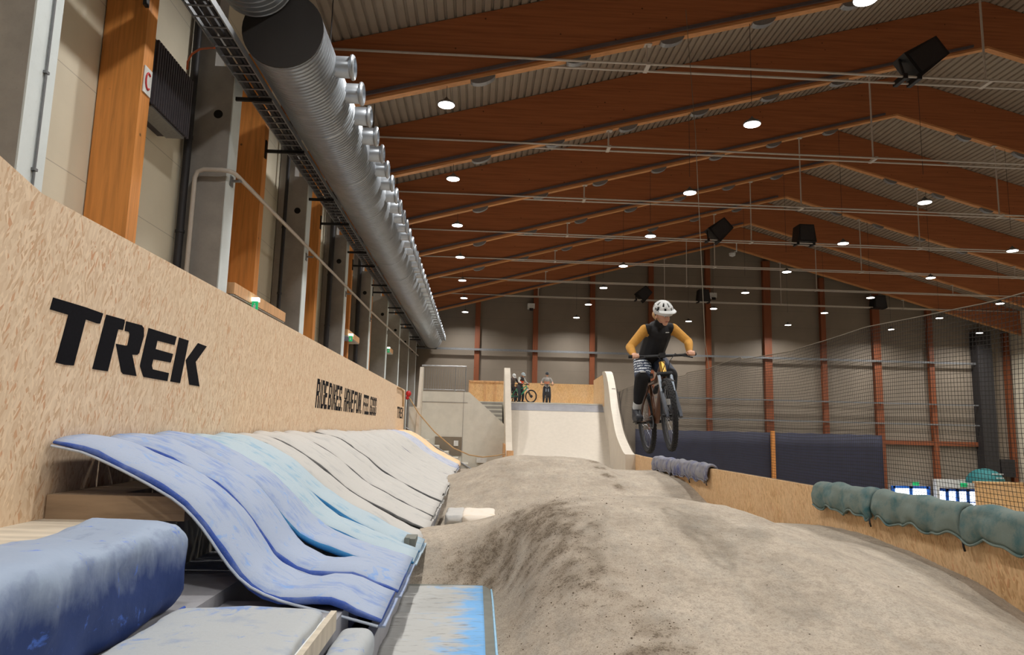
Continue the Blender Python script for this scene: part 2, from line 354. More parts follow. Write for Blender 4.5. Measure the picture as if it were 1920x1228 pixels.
# ---- high-bay lamps
def lamp_proto():
    t = thing('ceiling_lamp', '', 'ceiling lamp', (0,0,0), 'round ceiling lamps')
    b = MB(); b.lathe((0,0,0), (0,0,1), [(.24,.0),(.25,.03),(.22,.07),(.12,.10),(.09,.16),(.04,.19),(.02,.24)], 24, caps=True); b.build('housing', 'grey', t, True, origin=(0,0,0))
    b = MB(); b.lathe((0,0,-.012), (0,0,1), [(.225,0),(.225,.011)], 24); b.build('diffuser', 'diff', t, origin=(0,0,0))
    b = MB(); b.tube([(0,0,.2),(0,0,1)], .008, 6); b.build('suspension_wire', 'greydark', t, origin=(0,0,0))
    return t
LP = lamp_proto(); first = True
LD = bpy.data.lights.new('lamp_light', 'AREA'); LD.shape = 'DISK'; LD.size = .46; LD.energy = LAMP_W; LD.color = LAMP_COL; LD.spread = math.radians(155)
ROWN = ['row beside the duct','row second from the duct','row third from the duct','row fourth from the duct','row fifth from the duct','row along the far side wall']
for r, (lx, lz) in enumerate(LAMP_ROWS):
    nseen = 0
    for k, y in enumerate(BEAM_Y):
        seen = (r <= 1 and k >= 3) or (r >= 2 and k >= r+3)
        if r == 0: seen = k >= 4
        if y < 1 and r > 2: continue
        if first: t = LP; first = False; kids = list(t.children)
        else:
            t = LP.copy(); C.objects.link(t); kids = []
            for ch in LP.children:
                c = ch.copy(); C.objects.link(c); c.parent = t; kids.append(c)
        fk = 53.4/55 if k == 10 else 1; yy = y*fk; t.location = (lx*fk, yy, lz*fk); t['_o'] = (lx*fk, yy, lz*fk)
        q = Vector(t.location); dq = q.dot(_F); ix = 960+FPX*q.dot(_R)/max(dq,.01); iy = 614-FPX*q.dot(_U)/max(dq,.01); inv = dq > 0 and -5 < ix < 1925 and iy > -12
        if inv: t['label'] = f'round ceiling lamp, {ORD[nseen]} one in view in the {ROWN[r]}'; nseen += 1
        else: t['label'] = f'ceiling lamp outside the picture, {ORD[k]} of the {ROWN[r]}'
        top = zb(lx) - lz if k >= 2 else .9
        for c in kids:
            if c.name.startswith('suspension'): c.scale = (1,1,top)
        lo = bpy.data.objects.new('lamp_light', LD); C.objects.link(lo); lo.parent = t; lo.location = (0,0,-.03)
# ---- concrete columns and timber posts on the left wall
CY = [7.29,13.12,19.2,25.2,31.2,37.2,43.3,49.3,55.3]
def add_column(y0, i):
    t = thing('concrete_column', f'grey concrete column behind the OSB wall, {ORD[i]} from the camera', 'column', (-5.1, y0+.23, ZF), 'concrete columns on the left side')
    b = MB(); b.box(-5.6,-4.82,y0,y0+.46,ZF,6.75); b.box(-5.6,-5.2,y0,y0+.46,6.75,zb(-5.2)); b.build('shaft', 'concretedark', t)
    b = MB(); b.box(-4.82,-4.8,y0+.005,y0+.455,ZF,6.75); b.build('pale_face', 'conclight', t)  # inner face in a paler, cooler tone than the shaft
    b = MB(); b.lathe((-5.06,y0-.004,5.78), (0,1,0), [(.085,0),(.085,.01)], 20); b.build('recess', 'holeshade', t)  # flat dark disc: the shade of a round hole put into colour
for i, y in enumerate(CY): add_column(y, i)
WY = [4.0,10.02,15.75,21.6,27.4,32.9,38.8,44.8,50.8]
for i, y in enumerate(WY):
    b = MB(); b.box(-5.6,-5.0,y,y+.3,ZF,zb(-5)); o = b.build('timber_post', ['post'], None)
    tag(o, f'orange-brown timber post on the left wall, {ORD[i]} from the camera', 'post', 'timber posts on the left side')
# conduits on columns, downpipes
b = MB(); b.tube([(-4.78,7.55,0),(-4.78,7.55,9.2)], .014, 8)
for z in (2.6,3.7,4.8,5.9): b.box(-4.8,-4.76,7.52,7.58,z,z+.03)
tag(b.build('conduit_pipe', 'grey', None, True), 'thin grey conduit clipped to the pale face of the nearest column', 'conduit')
for k, (x, y, r) in enumerate(((-5.5,12.95,.07),(-5.3,25.0,.09),(-5.3,31.05,.09),(-5.32,18.95,.05))):
    b = MB(); b.tube([(x,y,ZF),(x,y,8.4)], r, 12)
    for z in (1.9,3.4,5.2): b.lathe((x,y,z),(0,0,1),[(r+.012,0),(r+.012,.05)],12)
    tag(b.build('downpipe', 'greydark', None, True), ['dark downpipe left of the second concrete column','dark downpipe left of the fourth concrete column','dark downpipe left of the fifth concrete column','thin dark downpipe left of the third concrete column'][k], 'pipe')
# pale pipe running along the columns
t = thing('handrail_pipe', 'pale steel pipe bent up from the second column and running down the hall', 'pipe', (-4.45,12.9,0))
b = MB(); pz = 4.62
pts = [(-5.32,12.95,0),(-5.32,12.95,pz-.17),(-5.28,12.95,pz-.05),(-5.17,12.95,pz),(-4.85,12.95,pz),(-4.72,12.99,pz),(-4.66,13.1,pz),(-4.65,13.3,pz),(-4.63,30,pz+.2),(-4.6,55,pz+.8)]
b.tube(pts, .042, 10); b.build('pipe_run', 'pipe', t, True)
for y in CY[1:]:
    b = MB(); zz = pz if y < 20 else pz+(.1 if y < 32 else .1+(y-30)/25*.8); b.box(-4.84,-4.6,y+.2,y+.25,zz-.09,zz-.05); b.box(-4.82,-4.78,y+.15,y+.3,zz-.18,zz+.02); b.build('bracket', 'steel2', t)
# heater cabinet, C sign, cable
t = thing('wall_heater', 'dark grey ribbed heater cabinet on the left wall beside the C sign', 'heater', (-5.3,11.3,4.8))
b = MB(); b.box(-5.62,-5.14,10.62,12.0,4.84,5.86); b.build('cabinet', 'boxgrey', t)
b = MB()
for k in range(17): y = 10.66+k*.082; b.box(-5.14,-5.105,y,y+.05,4.82,5.87)
b.build('ribbed_front', 'boxgrey', t)
for k in range(2):
    b = MB(); b.lathe((-5.32,11.0+k*.5,4.832),(0,0,1),[(.15,0),(.15,.012)],16); b.build('air_outlet', 'holeshade', t)  # flat discs, dark colour standing in for the shade inside openings
b = MB(); b.box(-5.45,-5.15,10.7,11.95,4.79,4.82); b.build('deflector', 'steel2', t)
t = thing('letter_sign', 'small white sign with a red letter C on the timber post', 'sign', (-4.98,10.2,4.77))
b = MB(); b.box(-4.995,-4.98,10.06,10.29,4.74,5.14); b.build('sign_plate', 'plate', t)
b = MB(); pc = [(-4.975, 10.175+.07*math.cos(a), 4.94+.125*math.sin(a)) for a in [math.radians(50+k*26) for k in range(11)]]; b.tube(pc, .016, 6); b.build('lettering', 'red', t)
b = MB(); cp = [P(351,130,X=-5.45), P(352,115,X=-5.4), P(360,101,X=-5.2), P(375,92,X=-5.0), P(392,90,X=-4.7), P(402,90,X=-4.5)]; b.tube(cp, .018, 8)
tag(b.build('power_cable', 'cable', None, True), 'orange cable arching from the wall heater up to the cable tray', 'cable')
# ---- cable tray
t = thing('cable_tray', 'galvanised cable ladder running down the hall under the duct', 'cable tray', (-4.4,10,6.2))
for x in (-4.56,-4.14):
    b = MB(); b.box(x-.012,x+.012,2,55.6,6.2,6.32); b.build('side_rail', 'steel2', t)
b = MB(); b.box(-4.55,-4.15,9,9.03,6.205,6.225); r0 = b.build('rung', 'steel2', t); r0y = r0.location.y
for k in range(1, 100): c = r0.copy(); C.objects.link(c); c.location.y = r0y+k*.3
b = MB()
for k in range(100, 155): y = 9+k*.3; b.box(-4.55,-4.15,y,y+.03,6.205,6.225)
b.build('rungs', 'steel2', t)['kind'] = 'stuff'
b = MB(); b.box(-4.5,-4.42,2,55.5,6.23,6.27); b.box(-4.36,-4.28,2,55.5,6.23,6.29); b.tube([(-4.22,2,6.25),(-4.22,55.5,6.25)], .03, 6); b.build('cables', 'greydark', t)
for y in [5,9.9] + [y+.1 for y in CY[1:]] + [y+.1 for y in WY[2:]]:
    b = MB(); b.box(-5.0,-4.12,y,y+.05,6.12,6.19); b.box(-5.02,-4.97,y-.02,y+.07,5.98,6.4); b.build('bracket', 'black', t)
# ---- ventilation duct
DX, DZ, DR, DY0, DY1 = -3.55, 6.76, .68, 11.75, 55.4
t = thing('ventilation_duct', 'big round spiral ventilation duct of galvanised steel with side nozzles', 'ventilation duct', (DX, DY0, DZ))
b = MB(); pr = []; y = 0; L = DY1-DY0
while y < L:
    pr += [(DR, y), (DR, y+.075), (DR+.02, y+.085), (DR+.02, y+.10), (DR, y+.11)]; y += .115
pr += [(DR, L)]
b.lathe((DX,DY0,DZ), (0,1,0), pr, 40, caps=True); b.build('duct_body', 'steel', t, True)
for y in (3,6,9,12,15,18,21,24,27,30,33,36,39,42):
    b = MB(); b.lathe((DX,DY0+y,DZ), (0,1,0), [(DR+.016,0),(DR+.03,.01),(DR+.03,.05),(DR+.016,.06)], 40, caps=False); b.build('joint_ring', 'steel', t, True)
b = MB(); b.lathe((DX,DY0-.03,DZ), (0,1,0), [(DR-.01,0),(DR+.02,.005),(DR+.02,.04)], 40); b.build('end_cap', 'capdark', t, True)
for k in range(39):
    b = MB(); y = 13.0+k*1.09
    b.lathe((DX+DR-.12,y,DZ+.02), (1,0,0), [(.2,0),(.2,.36),(.195,.37),(.2,.385),(.235,.40),(.242,.43),(.225,.46),(.18,.475),(.18,.42)], 20, caps=False)
    b.lathe((DX+DR-.12,y,DZ+.02), (1,0,0), [(.18,.40),(.18,.41)], 20, caps=True)
    b.build('nozzle', 'steel', t, True)
b = MB()
for y in range(14, 55, 6): b.tube([(DX-.3,y,DZ+DR-.1),(DX-.3,y,zb(DX)+.5)], .012, 6); b.tube([(DX+.3,y,DZ+DR-.1),(DX+.3,y,zb(DX)+.5)], .012, 6)
b.build('hanger_rods', 'greydark', t)
b = MB(); pr = []; y = 0
while y < 8.7: pr += [(.6, y), (.6, y+.085), (.613, y+.095), (.613, y+.105), (.6, y+.115)]; y += .13
b.lathe((-4.02,DY0-8.75,7.55), (0,1,0), pr, 40)
o = b.build('supply_duct', 'steel', None, True); tag(o, 'narrower spiral duct entering the dark end cap of the big duct', 'ventilation duct')
# ---- exit lamps and timber lintels above the doors on the left
for k, (y0, y1, z, ye, ze) in enumerate(((13.7,17.4,2.44,14.75,2.40),(25.7,28.3,3.2,25.9,3.12),(37.7,39.6,3.95,36.9,3.88))):
    t = thing('door_canopy', ['timber door lintel above the OSB wall under the nearest exit sign','timber door lintel above a blue door, second down the hall','small timber door lintel, furthest down the left wall'][k], 'lintel', (-4.9,y0,z))
    b = MB(); b.box(-5.3,-4.7,y0,y1,z,z+.22); b.build('lintel_board', 'postlight', t)
    b = MB(); b.box(-5.28,-4.72,y0+.02,y1-.02,z-.03,z); b.build('soffit', 'plate', t)
    t = thing('exit_sign', ['lit green exit sign on the nearest timber lintel','lit green exit sign above the blue door','lit exit sign, furthest down the left wall'][k], 'exit sign', (-4.6,ye,ze))
    b = MB(); b.box(-4.69,-4.55,ye-.02,ye+.1,ze+.08,ze+.16); b.build('lamp_housing', 'exitwhite', t)
    b = MB(); b.box(-4.68,-4.56,ye-.01,ye+.03,ze-.12,ze+.08); b.build('sign_panel', 'green', t)
    b = MB(); b.box(-4.65,-4.60,ye-.014,ye-.01,ze-.07,ze+.0); b.box(-4.63,-4.61,ye-.014,ye-.01,ze+.01,ze+.04); b.build('pictogram', 'white', t)
b = MB(); b.box(-5.62,-5.2,25.75,27.2,.6,3.15); struct(b.build('door_1', 'blue'))
b = MB(); b.box(-5.62,-5.18,27.2,27.5,.6,3.15); struct(b.build('trim_1', 'postlight'))
# ================================================================ FAR WALL
PX = [-.1, 4.5, 9.05, 13.8, 18.45, 23.3, 27.9, 32.3, 36.8, 43.2]
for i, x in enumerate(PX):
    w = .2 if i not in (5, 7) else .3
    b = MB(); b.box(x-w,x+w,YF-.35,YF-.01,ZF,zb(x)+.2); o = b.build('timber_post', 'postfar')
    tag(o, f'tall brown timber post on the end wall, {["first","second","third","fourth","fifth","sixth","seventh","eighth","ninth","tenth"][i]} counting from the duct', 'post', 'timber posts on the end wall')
b = MB(); b.box(40.3,41.5,YF-.9,YF-.02,ZF,zb(42)-.1); tag(b.build('steel_column', 'greydark'), 'dark grey steel column near the corner of the end wall', 'column')
for k, (z, h, x0, x1, m) in enumerate(((6.05,.16,XL+.3,40.9,'grey'),(2.72,.10,14,40.9,'grey'),(1.12,.10,14,40.9,'grey'))):
    b = MB(); b.box(x0,x1,YF-.6,YF-.5,z,z+h)
    for x in PX[:-1]:
        if x > x0: b.box(x-.05,x+.05,YF-.52,YF-.34,z,z+h)
    tag(b.build('wall_rail', m), ['long grey steel rail across the end wall at duct height','grey steel rail behind the net, upper of the two','grey steel rail behind the net, lower of the two'][k], 'rail')
b = MB(); b.box(32.6,40.9,YF-.3,YF-.02,-.5,-.15); tag(b.build('timber_rail', 'postfar'), 'brown timber crosspiece on the end wall above the entrance doors', 'beam')
b = MB(); b.grid(60, 6, lambda u, v: (12.4+u*19.7, YF-.75+.06*math.sin(u*150)*(.4+.6*v), .25-6.1*v-.05*math.sin(u*40)**2*(1-v)))
o = b.build('divider_sheet', 'tarp', None, True, fix=False); o.modifiers.new('t', 'SOLIDIFY').thickness = .02; tag(o, 'dark navy sheet hung across the end wall behind the net', 'curtain')
b = MB(); b.box(23.05,23.33,YF-1.1,YF-.86,ZF,.35); tag(b.build('timber_post', 'post'), 'pale timber post standing in front of the navy sheet', 'post')
for k, (x0, x1, zt, n) in enumerate(((33.0,35.85,-3.7,2),(36.5,39.9,-3.85,4))):
    t = thing('glazed_entrance', ['bright glazed double door with blue frame, left of the pair on the end wall','bright glazed blue door set under the white entrance board'][k], 'door', ((x0+x1)/2, YF-.5, ZF))
    b = MB(); y0, y1 = YF-.45, YF-.32; b.box(x0,x1,y0,y1,zt-.18,zt)
    for j in range(n+1): x = x0+(x1-x0)*j/n; b.box(x-.13,x+.13,y0,y1,ZF,zt)
    b.box(x0,x1,y0,y1,ZF,ZF+.2); b.box(x0,x1,y0,y1,ZF+1.0,ZF+1.08); b.build('door_frame', 'blue', t)
    for j in range(n):
        xa = x0+(x1-x0)*j/n+.06; xb = x0+(x1-x0)*(j+1)/n-.06
        b = MB(); b.box(xa+.06,xb-.06,YF-.40,YF-.37,ZF+.2,zt-.16); b.build('glass_pane', 'day', t)
t = thing('entrance_board', 'white board over the right-hand entrance door', 'board', (38.2,YF-1,-3.8))
b = MB(); b.box(36.2,40.3,YF-.9,YF-.5,-3.75,-3.1); b.build('fascia', 'plate', t); b = MB(); b.box(36.2,36.45,YF-.9,YF-.5,ZF,-3.75); b.box(40.05,40.3,YF-.9,YF-.5,ZF,-3.75); b.build('side_jamb', 'plate', t)
for x, l in ((34.5,'small green exit sign above the left-hand entrance door'),(38.4,'small green exit sign on the white entrance board')):
    b = MB(); b.box(x-.25,x+.25,YF-1.0,YF-.92,-3.62,-3.35); tag(b.build('exit_sign', 'green'), l, 'exit sign')
b = MB(); b.ball((38.4,YF-2.2,-2.75), .3, 20, 14); o = b.build('globe_lamp', emit_mat('globe_glow', (215,220,250), 1.6), None, 'all'); tag(o, 'round white glowing globe above the entrance', 'globe lamp')
b = MB(); b.tube([(38.4,YF-2.2,-3.1),(38.4,YF-2.2,ZF)], .03, 8); tag(b.build('globe_stand', 'grey'), 'thin stand holding the white globe', 'stand')
t = thing('market_umbrella', 'teal umbrella canopy with pale lettering beside the globe lamp', 'umbrella', (40.0,52,ZF))
b = MB(); prf = [(1.3*math.sin(a), 1.1*math.cos(a)**1.0) for a in [math.pi/2*k/8 for k in range(8, -1, -1)]]; b.lathe((38.75,53.5,-3.2), (0,0,1), prf, 24); b.build('canopy', 'teal', t, True)
b = MB(); b.tube([(38.75,53.5,ZF),(38.75,53.5,-3.2)], .04, 8); b.build('pole', 'grey', t)
b = MB()
for k in range(6): b.box(38.55+k*.15,38.65+k*.15,52.42,52.46,-2.5,-2.42)
for k in range(4): b.box(38.7+k*.15,38.8+k*.15,52.2,52.24,-2.78,-2.7)
b.build('lettering', 'plate', t)
b = MB(); b.box(35.9,43.4,50.5,50.7,ZF,-3.05); b.box(35.8,43.4,50.4,50.8,-3.05,-2.92); tag(b.build('low_partition', 'osbx'), 'low chipboard partition with a timber cap at the foot of the end wall', 'partition')
b = MB(); b.box(41.6,42.75,YF-.9,YF-.01,-2.8,-1.45)
for k in range(6): b.box(41.65,42.7,YF-.92,YF-.9,-2.7+k*.2,-2.6+k*.2)
tag(b.build('wall_speaker', 'greydark'), 'dark square box on the end wall right of the teal umbrella', 'box')
t = thing('security_camera', 'white dome camera hung under the roof ridge near the end wall', 'camera', (18.9,54.5,13.8))
p = P(1373,475,Y=54.0); b = MB(); b.lathe(p, (0,0,1), [(.02,-.28),(.22,-.2),(.26,0),(.1,.12)], 16); b.build('dome', 'plate', t, True)
b = MB(); b.tube([p+Vector((0,0,.1)),p+Vector((.35,0,.15)),p+Vector((.35,0,.9))], .05, 8); b.build('arm', 'plate', t)
for (px, py, l) in ((996,576,'small white box with a black lens on the second end-wall post'),(1337,556,'small white box beside the hanging speaker near the end wall')):
    p = P(px, py, Y=YF-.5); b = MB(); b.box(p.x-.28,p.x+.28,p.y-.1,YF,p.z-.1,p.z+.3); b.box(p.x-.15,p.x+.15,p.y-.2,p.y-.08,p.z-.3,p.z-.1,1)
    tag(b.build('sensor_box', ['plate','black']), l, 'sensor')
# ---- hanging loudspeakers clamped on the tie rods
def speaker(px, py, Y, w, d, h, tilt, label):
    p = P(px, py, Y=Y); t = thing('hanging_speaker', label, 'loudspeaker', p, 'loudspeakers on the tie rods')
    R = Matrix.Rotation(tilt, 3, 'Y'); b = MB()
    pl = [(-w/2,-d/2,-h/2),(w/2,-d/2,-h/2),(w*.38,-d/2,h/2),(-w*.38,-d/2,h/2)]
    b.prism([p+R@Vector(q) for q in pl], R@Vector((0,d,0))); b.build('cabinet', 'black', t)
    b = MB(); b.obox(p+R@Vector((0,-d/2-.01,0)), R@Vector((w*.36,0,0)), (0,.012,0), R@Vector((0,0,h*.42))); b.build('grille', 'greydark', t)
    for s in (-1, 1):
        q = p+R@Vector((s*w*.42,0,-h/2)); zr = 10.33; b = MB()
        b.tube([p+R@Vector((s*w*.4,0,0)), q, (q.x, Y-.2, zr)], .04, 6); b.box(q.x-.06,q.x+.06,Y-.28,Y+.28,zr-.09,zr+.07); b.build('clamp', 'black', t)
    return t
speaker(1728,112,19.0,.85,.6,1.15,.95,'large tilted black loudspeaker clamped on the upper tie rods')
speaker(1349,432,37.0,1.0,.7,1.1,.85,'tilted black loudspeaker on the fourth pair of tie rods')
speaker(1507,440,37.0,1.05,.8,.95,0,'upright black loudspeaker right of the tilted one on the same rods')
speaker(1207,551,55.0,1.0,.7,1.0,.8,'tilted black loudspeaker high above the rider near the end wall')
speaker(1318,555,55.0,1.0,.7,.95,0,'upright black loudspeaker beside the hanging net wire near the end wall')
speaker(1646,567,55.0,1.1,.8,1.0,0,'upright black loudspeaker above the net near the end wall')
# ================================================================ LEFT OSB WALL
OX, OT, OB = -3.4, 1.715, -.8
t = thing('osb_barrier', 'long pale chipboard barrier with black stencilled lettering', 'barrier', (OX,20,OB))
b = MB()
b.prism([(OX,1.0,OB),(OX,34.2,OB),(OX,34.2,OT),(OX,5.5,OT),(OX,4.9,OT+.12),(OX,1.0,OT+.75)], (-.05,0,0)); b.build('board', 'osb', t)
b = MB()
for y in [6+2.5*k for k in range(12)]: b.box(OX-.13,OX-.052,y,y+.06,OB,OT-.02)
b.box(OX-.13,OX-.052,5.6,34.1,OT-.1,OT-.02); b.build('frame_studs', 'postlight', t)
def lettering(polys, name='lettering', m='blackm', th=.004):
    b = MB()
    for pl in polys: b.prism([(OX+.001, y, z) for y, z in pl], (th,0,0))
    return b.build(name, m, t)
def crop(pts): return [(lambda q: (q.y, q.z))(P(80+x/5.99, 540+y/5.99, X=OX)) for x, y in pts]
TREK = [
 [(115,106),(290,158),(478,215),(676,286),(640,400),(610,398),(480,352),(345,870),(245,862),(140,835),(285,300),(78,238)],
 [(712,298),(915,355),(918,385),(898,472),(845,462),(728,935),(555,908)],
 [(935,372),(1110,418),(1133,450),(1133,540),(1080,730),(1060,750),(1002,748),(1050,988),(900,965),(880,940),(820,625),(935,648),(950,640),(975,520),(965,492),(918,480)],
 [(1187,448),(1502,547),(1478,640),(1285,590),(1265,685),(1460,740),(1435,836),(1240,800),(1222,870),(1232,912),(1415,955),(1398,1045),(1130,998),(1092,880),(1095,850)],
 [(1530,555),(1637,590),(1540,1068),(1430,1048)],
 [(1742,618),(1840,655),(1715,830),(1758,1105),(1645,1085),(1605,810)]]
for k, pl in enumerate(TREK): lettering([crop(pl)])
# condensed stencil alphabet on a 3 x 5 cell
GL = {'R':[(0,0,.3,1),(.3,.82,.75,1),(.7,.55,1,.9),(.3,.42,.8,.58),(.65,0,1,.42)],'I':[(.25,0,.75,1)],'D':[(0,0,.3,1),(.3,.84,.75,1),(.7,.55,1,.9),(.7,.1,1,.5),(.3,0,.75,.16)],
 'E':[(0,0,.32,1),(.32,.84,1,1),(.32,.42,.85,.58),(.32,0,1,.16)],'B':[(0,0,.3,1),(.3,.84,.8,1),(.7,.58,1,.9),(.3,.43,.85,.57),(.7,.1,1,.43),(.3,0,.8,.16)],
 'K':[(0,0,.32,1),(.32,.42,.55,.6),(.5,.55,.75,.8),(.68,.72,1,1),(.5,.25,.75,.48),(.68,0,1,.3)],'S':[(0,.5,.3,.92),(.1,.84,1,1),(.7,.7,1,.9),(.2,.43,.85,.58),(.7,.1,1,.5),(.0,0,.9,.16),(0,.1,.3,.3)],
 'H':[(0,0,.34,.48),(0,.52,.34,1),(.66,0,1,.48),(.66,.52,1,1),(.3,.42,.7,.58)],'A':[(0,0,.3,.9),(.15,.84,.85,1),(.7,0,1,.9),(.3,.35,.7,.47)],'V':[(0,.4,.3,1),(.7,.4,1,1),(.12,.15,.42,.45),(.58,.15,.88,.45),(.3,0,.7,.2)],
 'F':[(0,0,.32,1),(.32,.84,1,1),(.32,.44,.85,.6)],'U':[(0,.1,.3,1),(.7,.1,1,1),(.15,0,.85,.18)],'N':[(0,0,.3,1),(.7,0,1,1),(.3,.6,.5,.9),(.42,.35,.6,.65),(.55,.1,.72,.4)],
 'L':[(0,0,.32,1),(.32,0,1,.16)],'G':[(0,.1,.3,.9),(.15,.84,1,1),(.15,0,1,.16),(.7,.1,1,.48),(.5,.4,1,.52)],'O':[(0,.1,.3,.46),(0,.52,.3,.9),(.7,.1,1,.46),(.7,.52,1,.9),(.15,.84,.85,1),(.15,0,.85,.16)],
 'T':[(0,.82,1,1),(.34,0,.66,.82)],'P':[(0,0,.3,1),(.3,.82,.8,1),(.7,.5,1,.9),(.3,.4,.8,.54)],'C':[(0,.1,.3,.9),(.15,.84,1,1),(.15,0,1,.16)],'.':[(.2,0,.8,.16)]}
def word(s, y0, y1, z0, z1, shear=.12):
    wts = [.45 if c in 'I.' else 1 for c in s]; gap = .14; tot = sum(wts)+gap*(len(s)-1); u = (y1-y0)/tot; y = y0
    for c, w in zip(s, wts):
        polys = []
        for a0, b0, a1, b1 in GL[c]:
            q = [(a0,b0),(a1,b0),(a1,b1),(a0,b1)]
            polys.append([(y+a*w*u+shear*(z1-z0)*bb, z0+(z1-z0)*bb) for a, bb in q])
        for k, pl in enumerate(polys): pass
        bb_ = MB()
        for pl in polys: bb_.prism([(OX+.001, yy, zz) for yy, zz in pl], (.004,0,0))
        bb_.build('lettering', 'blackm', t); y += (w+gap)*u
word('RIDE',15.35,16.5,.35,.97); word('BIKES.',16.62,18.4,.35,.96); word('HAVE',18.6,20.0,.35,.95); word('FUN.',20.1,21.5,.35,.94); word('FEEL',21.75,22.95,.34,.93); word('GOOD',23.1,24.6,.34,.93)
word('TREK',31.1,33.6,.36,.85)
b = MB(); b.tube([P(746,727,X=-3.36),P(751,728,X=-3.36),P(756,733,X=-3.36),P(756,762,X=-3.36)], .035, 8); tag(b.build('rope_loop', 'rope', None, True), 'pale rope looped over the far end of the chipboard barrier', 'rope')
t = thing('hand_bell', 'small red knob on the post at the far end of the chipboard barrier', 'knob', (-3.1,34.4,1.0))
p = P(766,738,Y=34.4); b = MB(); b.ball(p, (.13,.13,.14)); b.ball(p+Vector((-.04,0,-.2)), (.09,.09,.1)); b.build('knob_body', 'red', t, 'all')
b = MB(); b.tube([(p.x,34.4,-.3),(p.x,34.4,p.z)], .05, 8); b.build('post', 'grey', t)
# ================================================================ STEPPED PLINTH UNDER THE PADS
t = thing('stepped_platform', 'stepped grey and timber platform under the landing pads', 'platform', (-2.1,10,-2.4))
b = MB(); b.box(-3.4,-2.66,1,34.2,-2.4,-.79); b.build('upper_step', 'platform', t)
b = MB(); b.box(-2.66,-1.95,1,34,-2.4,-1.31); b.build('middle_step', 'plinth', t)
b = MB(); b.box(-1.95,-.98,1,6.1,-2.4,-1.42); b.box(-1.95,-.84,6.1,34,-2.4,-1.66); b.build('lower_step', 'plinth', t)
b = MB(); b.box(-.98,-.76,1,34,-2.6,-1.66); b.build('edge_kerb', 'plinth', t)
b = MB(); b.box(-3.38,-2.3,5.98,6.25,-.79,-.60); b.box(-3.38,-2.9,6.25,34,-.79,-.60); o = b.build('timber_block', 'woodstep'); tag(o, 'old brown timber block in the shade under the first blue pad', 'timber block')
